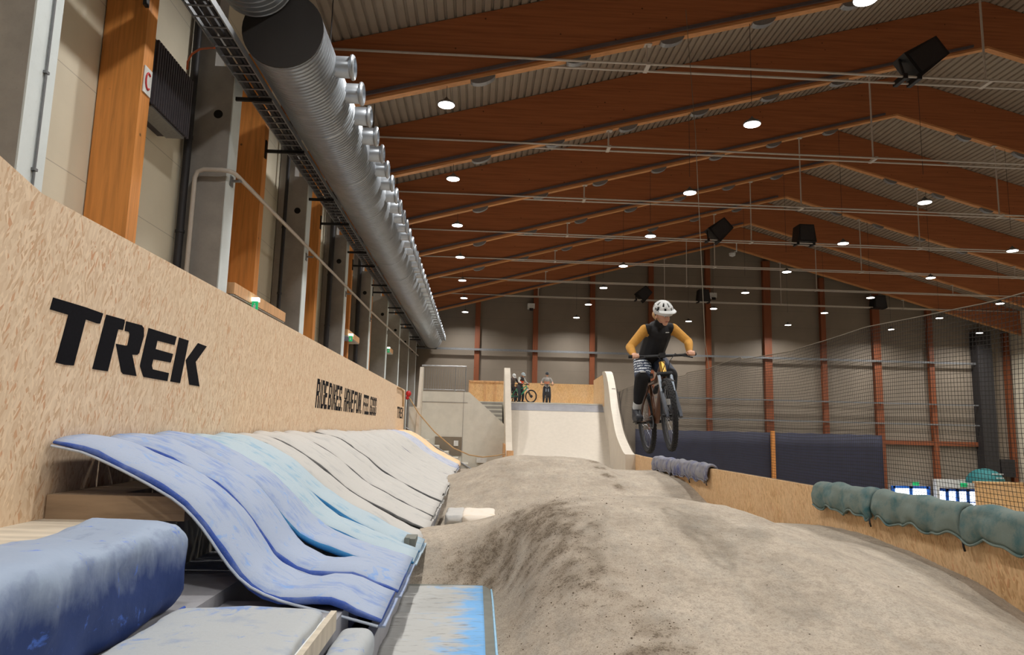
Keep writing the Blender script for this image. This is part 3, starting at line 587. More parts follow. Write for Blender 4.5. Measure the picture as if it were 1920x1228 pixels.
# ---- the row of landing pads
def pad_profile(k):
    A = [(0,-3.36,-.205),(.1,-3.05,-.27),(.34,-2.38,-.58),(.44,-2.15,-.76),(.62,-1.78,-1.18),(.72,-1.5,-1.32),(.86,-1.05,-1.42),(1,-.7,-1.5)]
    B = [(0,-3.37,-.19),(.14,-2.95,-.29),(.34,-2.46,-.56),(.56,-1.9,-.98),(.74,-1.45,-1.22),(.88,-1.05,-1.42),(1,-.68,-1.55)]
    w = max(0, min(1, (k-1)/3)); n = 26; out = []
    for i in range(n+1):
        u = i/n; a = hermite(A, u); bb = hermite(B, u); out.append((a[0]*(1-w)+bb[0]*w, a[1]*(1-w)+bb[1]*w))
    return out
def landing_pad(k, y0, y1, mats, label, th=.05):
    pr = pad_profile(k); n = len(pr); nt = 28; b = MB(); rnd = random.Random(k*31+5)
    sk = rnd.uniform(-.05,.05) + (.0 if k > 1 else -.02); end = rnd.uniform(-.05,.04); hgt = rnd.uniform(-.015,.03)
    vs = []; fs = []; ms = []
    for i, (x, z) in enumerate(pr):
        a = pr[max(0,i-1)]; c = pr[min(n-1,i+1)]; d = Vector((c[0]-a[0],0,c[1]-a[1])).normalized(); nn = Vector((-d.z,0,d.x)); u = i/(n-1)
        if i >= n-3: x += end*(i-n+3)/2
        puff = .55+.45*min(1, min(u, 1-u)*9)
        for j in range(nt):
            an = 2*math.pi*j/nt; ca, sa = math.cos(an), math.sin(an)
            yy = math.copysign(abs(ca)**.32, ca); hh = math.copysign(abs(sa)**.6, sa)
            Y = (y0+y1)/2 + yy*(y1-y0)*.49 + sk*(u-.3)
            if k == 0: Y -= .16*u*(1-(Y-y0)/(y1-y0)) if Y > y0 else .16*u
            fold = 0
            if k < 2:
                for fu, fy, fr, fa in ((.70,.25,.05,.05),(.74,.5,.035,-.045),(.78,.3,.04,.045),(.83,.62,.03,-.035),(.66,.6,.03,.03),(.9,.35,.03,.025)):
                    ty = (Y-y0)/(y1-y0); fold += fa*math.exp(-((u-fu-.10*(ty-fy))/fr)**2)*math.exp(-((ty-fy)/.33)**2)
            wr = fold + noise.noise((x*3+k*7, Y*2.2, k*3.1))*.022 + noise.noise((x*9, Y*4.5, k*1.7))*.009
            rid = .02*(1-abs(yy)**3) + .012*math.cos(yy*math.pi*.9)
            sag = 0
            if k < 2: sag = -.05*math.exp(-((u-.7)/.09)**2)*(1+.6*noise.noise((Y*5,2,1))) + .05*math.exp(-((u-.85)/.07)**2)
            p = Vector((x, Y, z)) + nn*(hh*(th*puff) + (wr + rid + sag if hh > -.2 else wr*.5+sag) + hgt)
            vs.append(p)
    for i in range(n-1):
        for j in range(nt):
            fs.append((i*nt+j, i*nt+(j+1) % nt, (i+1)*nt+(j+1) % nt, (i+1)*nt+j)); an = 2*math.pi*(j+.5)/nt
            ms.append(1 if (abs(math.sin(an)) < .52 or math.sin(an) < 0) else 0)
    fs += [tuple(range(nt-1,-1,-1)), tuple((n-1)*nt+j for j in range(nt))]; ms += [1,1]
    b.v = [tuple(v) for v in vs]; b.f = fs; b.m = ms
    tt = thing('landing_pad', label, 'pad', ((pr[-1][0]), (y0+y1)/2, pr[-1][1]-.1), 'landing pads leaning on the platform')
    b.build('pad_body', mats, tt, 'all')
    h = MB()                                                       # flat hem along the lower and the left edge
    x, z = pr[-1]; x += end
    h.box(x-.02, x+.035, y0+.03+sk*.7-(.14 if k == 0 else 0), y1-.03+sk*.7, z-.035, z-.02); h.build('lower_hem', mats[0], tt)
    if k in (0, 1, 3, 4):
        h = MB(); yv = y0-.015
        for i in range(n-1):
            pass
        pts = [Vector((pr[i][0], y0+.0+sk*(i/(n-1)-.3)-(.16*i/(n-1) if k == 0 else 0), pr[i][1]-.012)) for i in range(n)]
        h.tube(pts, .011, 6); h.build('piping', 'hem' if k < 2 else 'padcyanside', tt, True)
    return tt
y = 5.92
for k in range(33):
    wdt = .855
    if k < 2: ms, cl = ['padbluedust','padside'], 'dusty light blue'
    elif k == 2: ms, cl = ['padbluedust','padcyanside'], 'dusty blue'
    elif k < 5: ms, cl = ['padcyan','padcyanside'], 'pale pad with bright cyan edges,'
    elif k < 19: ms, cl = ['padgrey','padgreyside'], 'dusty grey'
    elif k < 22: ms, cl = ['padgrey','padnavyside'], 'dusty grey pad with navy edge,'
    elif k < 29: ms, cl = (['padnavy','padnavyside'] if k in (25,26,27,28) else ['padgrey','padgreyside']), 'pale blue-grey'
    else: ms, cl = ['padyellow','padyellowside'], 'faded yellow'
    lb = f'{cl} landing pad draped over the steps, {ORD[k]} from the camera' if 'pad' not in cl else f'{cl} draped over the steps, {ORD[k]} from the camera'
    landing_pad(k, y, y+wdt-.012, ms, lb); y += wdt
# ---- loose cushions in the foreground
def cushion(name, label, x0, x1, y0, y1, z0, z1, mats, e=.35, bumpy=.02, fold=None, group=None, seed=0, nx=44, parts=True):
    """closed soft box: superellipsoid rings along Y"""
    b = MB(); n = 40; m = nx; cx, cz = (x0+x1)/2, (z0+z1)/2; hx, hz = (x1-x0)/2, (z1-z0)/2; L = y1-y0; vs = []
    for i in range(m+1):
        u = i/m; yy = y0+L*u; ed = min(u, 1-u)*L/.16; s = 1 if ed >= 1 else max(.02, (1-(1-ed)**2.6))**.5
        for j in range(n):
            a = 2*math.pi*j/n; c, q = math.cos(a), math.sin(a)
            dx = math.copysign(abs(c)**e, c)*hx*(.55+.45*s) ; dz = math.copysign(abs(q)**e, q)*hz*s
            w = noise.noise((dx*5+seed, yy*4, dz*5))*bumpy + noise.noise((dx*14, yy*11+seed, dz*14))*bumpy*.35
            if fold: w += fold(yy, dx, dz)
            dd = Vector((dx, 0, dz)); dl = dd.length or 1
            vs.append(Vector((cx+dx, yy, cz+dz)) + dd/dl*w*s)
    fs = [(i*n+j, i*n+(j+1) % n, (i+1)*n+(j+1) % n, (i+1)*n+j) for i in range(m) for j in range(n)] + [tuple(range(n-1,-1,-1)), tuple(m*n+j for j in range(n))]
    b.v = [tuple(v) for v in vs]; b.f = fs; b.m = [0]*len(fs)
    if not parts: return tag(b.build(name, mats, None, 'all'), label, 'cushion', group)
    tt = thing(name, label, 'cushion', (cx, (y0+y1)/2, z0), group); b.build('cushion_body', mats, tt, 'all'); return tt
t = cushion('crash_cushion', 'thick rounded dark blue cushion dusted white, in the near corner', -2.78,-2.0,2.6,5.42,-1.33,-.68, ['roll'], .42, .035, lambda y, dx, dz: .03*math.sin(y*2.3)*(1 if dz > 0 else .5), seed=3)
b = MB(); b.tube([(-1.985,2.8,-1.28),(-1.985,3.6,-1.27),(-1.985,4.5,-1.28),(-1.985,5.3,-1.28)], .01, 6); b.build('seam', 'padside', t, True)
t = cushion('flat_cushion', 'flat pale blue-grey cushion below the thick blue one', -1.98,-.99,2.6,5.22,-1.42,-1.23, ['padpale'], .3, .02, seed=9)
b = MB(); b.tube([(-.985,2.7,-1.31),(-.985,5.15,-1.31)], .012, 6); b.tube([(-1.9,5.225,-1.31),(-1.03,5.225,-1.31)], .012, 6); b.build('seam', 'plate', t, True)
b = MB(); b.box(-.975,-.935,2.6,5.3,-1.42,-1.29); tag(b.build('timber_edging', 'platform'), 'pale timber edging strip beside the flat cushion', 'board')
t = cushion('rolled_cushion', 'small rounded pale cushion with blue streaks on the lowest step', -.93,-.68,3.2,5.5,-1.66,-1.43, ['padpale'], .62, .012, seed=14)
b = MB(); b.tube([(-.70,3.4,-1.5),(-.69,4.5,-1.49),(-.70,5.3,-1.5)], .008, 6); b.build('seam', 'padside', t, True)
b = MB(); b.box(-.86,-.72,9.35,9.75,-1.62,-1.4); b.box(-.85,-.79,9.3,9.36,-1.6,-1.38); tag(b.build('folded_offcut', 'matborder'), 'small grey-green offcut at the foot of the pads', 'offcut')
# ================================================================ DIRT
XC = [-.78, .05, .35, .7, 1.1, 1.9, 3.5, 4.1, 5.6]
ROWS = [(1.0,[-2.0,-2.0,-1.99,-1.97,-1.95,-1.93,-1.93,-1.95,-2.0]),(3.5,[-2.0,-2.0,-1.95,-1.9,-1.88,-1.86,-1.86,-1.9,-1.97]),(5.0,[-2.0,-2.0,-1.93,-1.83,-1.72,-1.66,-1.62,-1.72,-1.93]),
 (6.5,[-2.0,-2.0,-1.93,-1.68,-1.48,-1.38,-1.32,-1.42,-1.83]),(8,[-2.0,-2.0,-1.9,-1.45,-1.18,-1.1,-1.08,-1.22,-1.54]),(8.9,[-2.0,-1.98,-1.72,-1.2,-.97,-.93,-1.0,-1.22,-1.43]),
 (9.6,[-1.82,-1.52,-1.3,-1.05,-.915,-.895,-.985,-1.28,-1.38]),(10.6,[-1.50,-1.34,-1.25,-1.1,-.97,-.94,-1.03,-1.28,-1.34]),(12,[-1.62,-1.52,-1.45,-1.4,-1.34,-1.32,-1.38,-1.44,-1.47]),
 (13.7,[-1.9,-1.9,-1.9,-1.88,-1.8,-1.76,-1.76,-1.74,-1.7]),(15.5,[-1.92,-1.92,-1.92,-1.9,-1.86,-1.84,-1.84,-1.82,-1.78]),(16.9,[-1.88,-1.82,-1.8,-1.74,-1.66,-1.62,-1.62,-1.62,-1.62]),
 (18.6,[-1.78,-1.55,-1.45,-1.36,-1.24,-1.18,-1.2,-1.3,-1.26]),(20.5,[-1.52,-1.2,-1.05,-.93,-.84,-.82,-.9,-1.13,-1.14]),(22,[-1.42,-1.16,-1.02,-.9,-.82,-.8,-.87,-1.13,-1.14]),
 (25,[-1.7,-1.6,-1.5,-1.45,-1.4,-1.38,-1.4,-1.45,-1.45]),(28,[-1.85,-1.8,-1.78,-1.75,-1.75,-1.75,-1.75,-1.75,-1.75]),(36,[-1.9]*9)]
def H(x, y):
    return hermite([(XC[c], hermite([(r[0], r[1][c]) for r in ROWS], y)) for c in range(9)], x)
def Hfast():
    ny, nx = 620, 110; ys = [1.0+35*(j/ny)**1.35 for j in range(ny+1)]; xs = [-.78+6.6*i/nx for i in range(nx+1)]
    V = []; S = []
    stain = [((.9,9.2),.55,1.0),((1.0,8.2),.5,.9),((.7,7.4),.5,.6),((.2,9.4),.7,.7),((1.2,7.0),.45,.75),((1.3,6.1),.4,.6),((-.2,9.0),.6,.6),((.9,20),.7,.5),((.2,19),.8,.45),((3.36,20.6),.2,1.9),((3.42,19.7),.18,1.8),((3.5,18.9),.2,1.7),((3.62,18.0),.24,1.5),((-.3,16),.7,.3),((5.3,8),.5,.45),((1.2,5.2),.5,.5),((4.2,9.6),.3,.4),((1.5,5.6),.3,.6),((2.9,7.6),.5,.2)]
    for y in ys:
        col = [(XC[c], hermite([(r[0], r[1][c]) for r in ROWS], y)) for c in range(9)]
        for x in xs:
            z = hermite(col, x); n1 = noise.noise((x*1.3, y*1.1, 0)); n2 = noise.noise((x*6, y*5, 3)); n3 = noise.noise((x*21, y*17, 5))
            s = 0
            for (sx, sy), r, a in stain:
                d2 = ((x-sx)**2+((y-sy)*.8)**2)/r**2
                if d2 < 6: s += a*math.exp(-d2)
            s = max(0, min(1, s*(.75+.7*n2) + .18*n1))*.62
            z += .035*n1*min(1,max(.2,(x+.3)/1.5)) + .012*n2*min(1,max(.2,(x+.3)/1.5)) + (.006+.02*s)*n3
            V.append((x, y, z)); S.append(s)
    b = MB(); b.v = V; w = nx+1; b.f = [(j*w+i, j*w+i+1, (j+1)*w+i+1, (j+1)*w+i) for j in range(ny) for i in range(nx)]; b.m = [0]*len(b.f)
    o = b.build('dirt_track', 'dirt', None, 'all', fix=False, origin=(0,0,-2.0))
    at = o.data.attributes.new('soil', 'FLOAT', 'POINT'); at.data.foreach_set('value', S); return o
o = Hfast(); tag(o, 'pale packed dirt pump track rolling in two big mounds between the barriers', 'dirt track', kind='structure')
b = MB()
for k in range(900):
    if k < 700: x = random.gauss(.9,.55); y = random.choice([9.2,8.2,7.4,6.3,9.6,5.6])+random.gauss(0,.5)
    else: x = random.uniform(-.7,5.3); y = random.uniform(4,22)
    x = max(-.7, min(5.3, x)); y = max(3.5, y); r = random.uniform(.002,.006)*(1.6 if random.random() < .06 else 1); z = H(x, y)+.035*noise.noise((x*1.3,y*1.1,0))+.012*noise.noise((x*6,y*5,3))
    b.ball((x,y,z+r*.3), (r*random.uniform(.8,1.5),r,r*.7), 6, 4)
tag(b.build('soil_crumbs', 'clod', None, fix=False), 'dark crumbs of loose soil scattered on the dirt mounds', 'soil', kind='stuff')
# ---- mat lying on the dirt
t = thing('ground_mat', 'sky blue mat with a grey border lying on the dirt beside the steps', 'mat', (-.2,7.5,-1.93))
def gz(x, y, u): return -1.895 + .012*noise.noise((x*4,y*6,1)) + .02*math.sin(y*7)*(1-u) 
b = MB(); X0, X1, Y0, Y1 = -.76, .14, 4.6, 8.95
b.grid(24, 70, lambda u, v: (X0+(X1-X0)*u, Y0+(Y1-Y0)*v, gz(X0+(X1-X0)*u, Y0+(Y1-Y0)*v, u)+.018)); o = b.build('mat_sheet', 'groundmat', t, 'all', fix=False); sm = o.modifiers.new('s', 'SOLIDIFY'); sm.thickness = .03; sm.offset = -1
b = MB(); b.box(.14,.225,4.6,9.06,-1.91,-1.885); b.box(-.76,.14,8.95,9.06,-1.91,-1.885); b.build('border', 'matborder', t)
b = MB(); b.tube([(.24,4.6,-1.89),(.235,6.4,-1.885),(.245,8.3,-1.89),(.24,9.08,-1.885)], .012, 6); b.build('piping', 'skyedge', t, True)
# ---- pale pads lying in the dip
zp = -1.93
def small_pad(label, px0, px1, py0, py1, mats, seed):
    a = P(px0, py1, Z=-1.88); c = P(px1, py1, Z=-1.88); d = P((px0+px1)/2, py0, Z=-1.78)
    return cushion('ground_pad', label, a.x, c.x, a.y, a.y+1.5, -1.9, -1.68, mats, .3, .02, seed=seed, nx=20, group='pads lying in the dip between the mounds')
small_pad('grey-white pad lying against the step in the dip between the mounds', 833,868,945,985,['padgrey'],4)
small_pad('cream pad with a yellow edge lying in the dip between the mounds', 866,930,950,986,['sack'],6)
a = P(872,986,Z=-1.9); c = P(925,986,Z=-1.9); b = MB(); b.box(a.x,c.x,a.y-.02,a.y+.05,-1.9,-1.84); tag(b.build('yellow_pad_strip', 'padyellowside'), 'yellow strip showing along the front of the cream pad', 'strip')
# ================================================================ RIGHT BARRIER, NET AND PADS
RP = [(5.5,1.5),(5.5,20),(5.52,22),(5.62,24.3),(5.8,26.2)]
RT = -.80
t = thing('right_barrier', 'low chipboard barrier along the right side of the dirt track', 'barrier', (5.5,14,-2.2))
b = MB()
for (xa, ya), (xb, yb) in zip(RP, RP[1:]): b.prism([(xa,ya,-2.3),(xb,yb,-2.3),(xb,yb,RT),(xa,ya,RT)], (.06,0,0))
b.build('board', 'osbr', t)
b = MB(); b.box(5.57,5.66,1.5,22,RT-.12,RT-.02)
for y in [2+2.4*k for k in range(9)]: b.box(5.57,5.66,y,y+.08,ZF,RT-.12)
b.build('frame_studs', 'postlight', t)
def draped_pad(y0, y1, mats, label, drop=.34, r=.11, seed=0, group='pads draped over the right barrier'):
    b = MB(); n = 26; m = 40; vs = []; thk = .055
    cxx, cz = 5.53, RT+.01
    for i in range(m+1):
        u = i/m; yy = y0+(y1-y0)*u; e = min(u, 1-u)*(y1-y0); s = min(1, (e/.07))**.5 if e < .07 else 1
        lump = .018*math.sin(u*math.pi*4+seed)+.01*math.sin(u*23+seed*2); hem = .035*math.sin(u*math.pi*5+seed*1.3)+.02*math.sin(u*31+seed); tw = abs(math.sin(u*math.pi*3+seed*.7))**6*.05
        path = []
        for j in range(n+1):
            w = j/n*2-1
            if abs(w) <= .4: a = w/.4*math.pi/2; x = cxx - (r+lump)*math.sin(-a)*1.0; x = cxx+(r)*math.sin(a); z = cz+(r+lump)*math.cos(a)*.75
            else:
                q = (abs(w)-.4)/.6; x = cxx+math.copysign(r+.03*math.sin(q*math.pi)*(1+lump*20)-tw*q+.012*q, w); z = cz-(drop+hem-.02)*q*(1 if w < 0 else .55)
            path.append(Vector((x, yy, z)))
        for j, p in enumerate(path):
            wr = noise.noise((j*.35+seed*5, yy*6, seed))*.014; p = Vector((p.x+(wr if j < n/2 else -wr), p.y, p.z+wr*.5)); p.z = cz-.25+(p.z-cz+.25)*(.9+.1*s); vs.append(p)
    w = n+1; b.v = [tuple(v) for v in vs]; b.f = [(i*w+j, i*w+j+1, (i+1)*w+j+1, (i+1)*w+j) for i in range(m) for j in range(n)]; b.m = [0]*len(b.f)
    tt = thing('barrier_pad', label, 'pad', (cxx,(y0+y1)/2,RT), group); o = b.build('pad_cover', mats, tt, 'all'); sm = o.modifiers.new('s', 'SOLIDIFY'); sm.thickness = .05; sm.offset = -1
    h = MB(); pts = [vs[i*w]+Vector((-.004,0,-.01)) for i in range(m+1)]; h.tube(pts, .014, 6); h.build('hem', mats, tt, True)
    h = MB(); h.tube([vs[0]+Vector((0,.01,-.01)), vs[0]+Vector((-.02,-.03,-.07)), vs[0]+Vector((.0,-.02,-.12))], .012, 6); h.build('tie_strap', 'black', tt, True)
    return tt
for k, (a, c) in enumerate(((9.72,11.4),(7.92,9.68),(6.15,7.88),(4.35,6.1))):
    draped_pad(a, c, 'padteal', ['teal-grey pad draped over the right barrier, furthest of the near group','grey-green pad draped over the right barrier, middle of the near group','teal-grey pad on the right barrier cut by the picture edge','teal-grey pad on the right barrier beside the camera'][k], .30, .13, k*2.1)
for k, (a, c) in enumerate(((19.8,21.9),(18.2,19.75),(16.7,18.15))):
    draped_pad(a, c, 'padslate', ['slate blue pad on the right barrier, furthest one below the bicycle','dusty grey pad on the right barrier between two slate blue ones','slate blue pad on the right barrier, nearest of the far group'][k], .32, .13, k*1.7+5)
# net
NP = [(5.62,2.0),(5.62,17.1),(5.64,22),(5.72,24.3),(5.86,26.2),(6.16,29),(6.66,33),(7.06,36.0)]
def npath():
    out = []; acc = 0
    for (xa, ya), (xb, yb) in zip(NP, NP[1:]):
        L = math.hypot(xb-xa, yb-ya); n = max(1, int(round(L/.055)))
        for i in range(n): out.append((xa+(xb-xa)*i/n, ya+(yb-ya)*i/n, acc+L*i/n))
        acc += L
    out.append((NP[-1][0], NP[-1][1], acc)); return out
NPT = npath()
def ntop(x, y): return 1.5+.0*y + (.08*abs((y % 5)-2.5)/2.5 if y < 17 else 0) + (.06 if y > 15 and y < 19 else 0) + (max(0, (y-17)/19)*.45)
RWTOP = [(20,-.8),(26,-.8),(28,-.5),(30.5,.05),(33,.95),(34.5,1.5),(35.6,2.05),(37,3.0),(37.6,3.15),(38.2,3.17)]
def nbot(x, y): return RT-.02 if y < 26 else hermite(RWTOP, y)-.05
t = thing('safety_net', 'dark safety net hanging along the right side of the track', 'net', (5.6,15,RT))
b = MB(); nv = 46
def npt(i, j):
    x, y, s = NPT[i]; zt, zo = ntop(x, y), nbot(x, y); v = j/nv; belly = .06*math.sin(v*math.pi)*math.sin(s*.8)
    return Vector((x+belly+.01*math.sin(s*3+v*6), y, zo+(zt-zo)*v+.02*math.sin(s*1.1)*math.sin(v*math.pi)))
NI = len(NPT); rt = .0029
for i in range(NI):
    if NPT[i][1] > 20 and i % 2: continue
    b.tube([npt(i, j) for j in range(0, nv+1, 2)], rt*(1 if NPT[i][1] < 17 else .6), 3, caps=False)
IS = min(range(NI), key=lambda i: abs(NPT[i][1]-20)); IS -= IS % 2
for j in range(nv+1):
    b.tube([npt(i, j) for i in range(0, IS+1, 2)], rt, 3, caps=False)
    if j % 2 == 0: b.tube([npt(i, j) for i in range(IS, NI, 2)], rt*.55, 3, caps=False)
o = b.build('netting', 'net', t, False, fix=False)
b = MB(); b.tube([npt(i, nv)+Vector((0,0,.01)) for i in range(0, NI, 3)], .006, 6); b.build('top_rope', 'netrope', t, True)
b = MB(); b.tube([npt(i, 0)+Vector((-.02,0,.02)) for i in range(0, NI, 3)], .006, 6); b.build('bottom_rope', 'netrope', t, True)
b = MB(); b.tube([npt(min(range(NI), key=lambda i: abs(NPT[i][1]-17.1)), nv), P(1322,640,Y=17.1), (5.36,17.1,7.58), (5.3,17.6,11.3)], .008, 6); b.build('suspension_wire', 'netrope', t, True)
# ================================================================ START RAMP AND DECK
def rp(y): return hermite([(24,5.62),(26.2,5.8),(29,6.1),(33,6.6),(36,7.0),(38.6,7.08)], y)
t = thing('start_ramp', 'cream start ramp rolling down from the riders\' deck', 'ramp', (4.4,36,-1.9))
def rz(y): u = (y-32.6)/(38.0-32.6); u = max(0, min(1, u)); return -1.75+3.12*(u*u*(1.5-.5*u))
b = MB(); b.grid(10, 30, lambda u, v: (lambda y: (1.72+(rp(y)-.34-1.72)*u, y, rz(y)))(32.2+5.6*v)); b.build('ramp_surface', 'ramp', t, 'all', fix=False)
b = MB(); b.grid(10, 3, lambda u, v: (lambda y: (1.72+(rp(y)-.34-1.72)*u, y, rz(y)+.012))(37.55+.46*v)); b.build('coping_strip', 'plinth', t, fix=False)
b = MB(); b.grid(10, 3, lambda u, v: (lambda y: (1.72+(rp(y)-.34-1.72)*u, y, rz(y)+.012))(31.7+1.3*v)); b.build('bottom_plate', 'steel2', t, fix=False)
b = MB(); b.prism([(1.75,38.0,-1.9),(7.0,38.0,-1.9),(7.0,38.0,1.36),(1.75,38.0,1.36)], (0,.03,0)); b.build('support', 'osbx', t)
# left wall of the ramp
t = thing('ramp_side_wall', 'pale plywood side wall on the left of the start ramp', 'side wall', (1.5,36,-1.9))
prf = [(32.8,-1.9),(32.9,-1.4),(34.0,-.6),(35.1,.55),(36.2,1.85),(37.1,2.8),(37.7,3.2),(38.3,3.22),(38.3,-1.9)]
sm_ = [(y, z) for y, z in prf]
b = MB(); b.prism([(1.72,y,z) for y, z in sm_], (-.30,0,0)); b.build('panel_board', 'white_board', t)
b = MB(); b.box(1.36,1.44,34,38.2,-1.9,-.7); b.build('timber_base', 'postlight', t)
t = thing('ramp_side_wall', 'curved pale plywood side wall on the right of the start ramp', 'side wall', (6.8,34,-1.9))
b = MB(); ny = 44; vs = []
for i in range(ny+1):
    y = 25.9+12.3*i/ny; x = rp(y); z = hermite(RWTOP, y)
    vs += [(x-.36,y,-2.0),(x-.36,y,z),(x,y,z),(x,y,-2.0)]
fs = [(4*i+a, 4*i+(a+1) % 4, 4*i+4+(a+1) % 4, 4*i+4+a) for i in range(ny) for a in range(4)] + [(0,1,2,3), (4*ny+3,4*ny+2,4*ny+1,4*ny)]
b.add(vs, fs); b.build('panel_board', 'white_board', t, True)
b = MB(); b.prism([(6.70,37.0,1.3),(6.70,41,1.3),(6.70,41,2.9),(6.70,38.0,3.0)], (.2,0,0)); b.build('rear_panel', 'osbr', t)
b = MB(); p = P(1151,738,Y=35.8); b.box(p.x-.12,p.x+.06,p.y-.1,p.y+.05,p.z-.25,p.z+.25); b.build('net_cleat', 'greydark', t)
# deck
t = thing('rider_deck', 'raised concrete deck at the top of the ramp', 'deck', (2.3,40,ZF))
b = MB(); b.box(-2.78,7.4,38.03,43.4,ZF,1.42); b.build('deck_slab', 'concrete', t)
b = MB(); b.box(1.75,7.0,37.98,38.2,1.37,1.44); b.build('deck_edge', 'concrete', t)
t = thing('deck_fence', 'chipboard fence behind the riders on the deck', 'fence', (3.4,43,1.45))
b = MB(); b.box(-.5,7.35,43.0,43.06,1.4,2.78); b.build('board', 'osbx', t)
for x in (-.48,.45,1.05): b = MB(); b.box(x,x+.06,42.9,43.0,1.4,2.78); b.build('stud', 'postlight', t)
b = MB(); b.box(-.5,1.6,42.9,43.0,2.74,2.84); b.build('top_rail', 'postlight', t)
# concrete block with stairs
t = thing('concrete_stair_block', 'grey concrete stair block left of the start ramp', 'stair block', (-.7,36.5,ZF))
b = MB(); b.prism([(-2.78,36,-2.1),(1.42,36,-2.1),(1.42,36,.22),(-.38,36,1.78),(-2.78,36,1.78)], (0,.25,0)); b.box(-2.78,-.5,36.25,38.0,ZF,1.76); b.build('block_wall', 'concrete', t)
for k in range(7):
    b = MB(); b.box(-.48,1.34,36.27+k*.25,38.0 if k == 6 else 36.52+k*.25,-1.0,.12+k*.215); b.build('tread', 'concrete', t)
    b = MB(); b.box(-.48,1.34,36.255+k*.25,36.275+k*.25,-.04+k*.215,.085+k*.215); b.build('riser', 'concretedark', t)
b = MB(); b.box(-.66,-.64,35.985,36.0,-2,1.78); b.box(-2.78,-.45,35.98,36.0,1.24,1.27); b.build('joint_line', 'concretedark', t)
t = thing('guard_rail', 'galvanised guard rail with upright bars on the concrete block', 'railing', (-1.7,36.2,1.78))
b = MB(); b.tube([(-2.8,36.12,3.07),(-.56,36.12,3.07)], .035, 8); b.build('handrail', 'steel2', t, True)
b = MB(); b.tube([(-2.8,36.12,1.88),(-.56,36.12,1.88)], .018, 6); b.build('bottom_rail', 'steel2', t)
for x in (-2.78,-1.1,-.58): b = MB(); b.tube([(x,36.12,1.78),(x,36.12,3.06)], .024, 6); b.build('post', 'steel2', t)
for k in range(18): b = MB(); x = -2.68+k*.122; b.tube([(x,36.12,1.88),(x,36.12,2.95)], .009, 5); b.build('bar', 'steel2', t)
# panel at the end of the left barrier
t = thing('end_panel', 'tall tapering plywood panel at the far end of the left barrier', 'panel', (-2.85,35,-.4))
b = MB(); b.prism([(-2.85,34.4,-.5),(-2.85,36.3,-.5),(-2.85,36.3,3.0),(-2.85,35.6,2.95),(-2.85,34.6,.9)], (.14,0,0)); b.build('panel_board', 'white_board', t)
b = MB(); b.box(-3.35,-2.86,34.6,34.7,-.5,.95); b.build('infill', 'concrete', t)
# lower stairs beside the pads with a hand rail
t = thing('side_stairs', 'pale concrete steps beside the furthest pads', 'steps', (-1.8,35,-2.1))
for k in range(6):
    b = MB(); b.box(-3.2+k*.48,-2.72+k*.48,34.35,36.0,-2.3,-.32-k*.27); b.build('tread', 'concrete', t)
b = MB(); b.tube([(-3.3,34.3,-.05),(-2.2,34.3,-.72),(-.02,34.3,-1.98)], .035, 8); tag(b.build('stair_handrail', 'steel2', None, True), 'sloping grey handrail beside the furthest yellow pads', 'handrail')
t2 = thing('wall_niche', 'brownish recess in the concrete block above the side steps', 'recess', (-1.3,35.9,-1))
b = MB(); b.box(-2.0,-.68,35.94,35.99,-1.35,-.45); b.build('recess_panel', concrete_mat('recess_shade', (128,118,104)), t2)  # flat slab on the wall; recess shade put into its brown colour
for (px, py, w, h, l) in ((855,831,.22,.26,'small white label plate on the concrete block'),(903,863,.5,.24,'wide white plate low on the concrete block')):
    p = P(px, py, Y=35.9); b = MB(); b.box(p.x-w/2,p.x+w/2,35.88,35.94,p.z-h/2,p.z+h/2); tag(b.build('wall_plate', 'plate'), l, 'plate')
pa, pb_ = P(765,742,Y=34.4), P(957,849,Y=33.4)
lo_ = [P(*q) if False else q for q in [(765,742),(785,775),(815,810),(850,840),(880,853),(905,857),(932,854),(957,849)]]
b = MB(); b.tube([P(x, y, Y=34.4-(x-765)/192*1.0) for x, y in lo_], .028, 8); tag(b.build('barrier_rope', 'rope', None, True), 'slack rope sagging from the red knob to the ramp side wall', 'rope')
b = MB(); p = P(956,849,Y=32.85); b.box(p.x-.16,p.x+.16,p.y-.08,p.y+.04,p.z-.35,p.z+.1); tag(b.build('rope_bracket', 'postlight'), 'small timber block holding the rope on the ramp side wall', 'bracket')
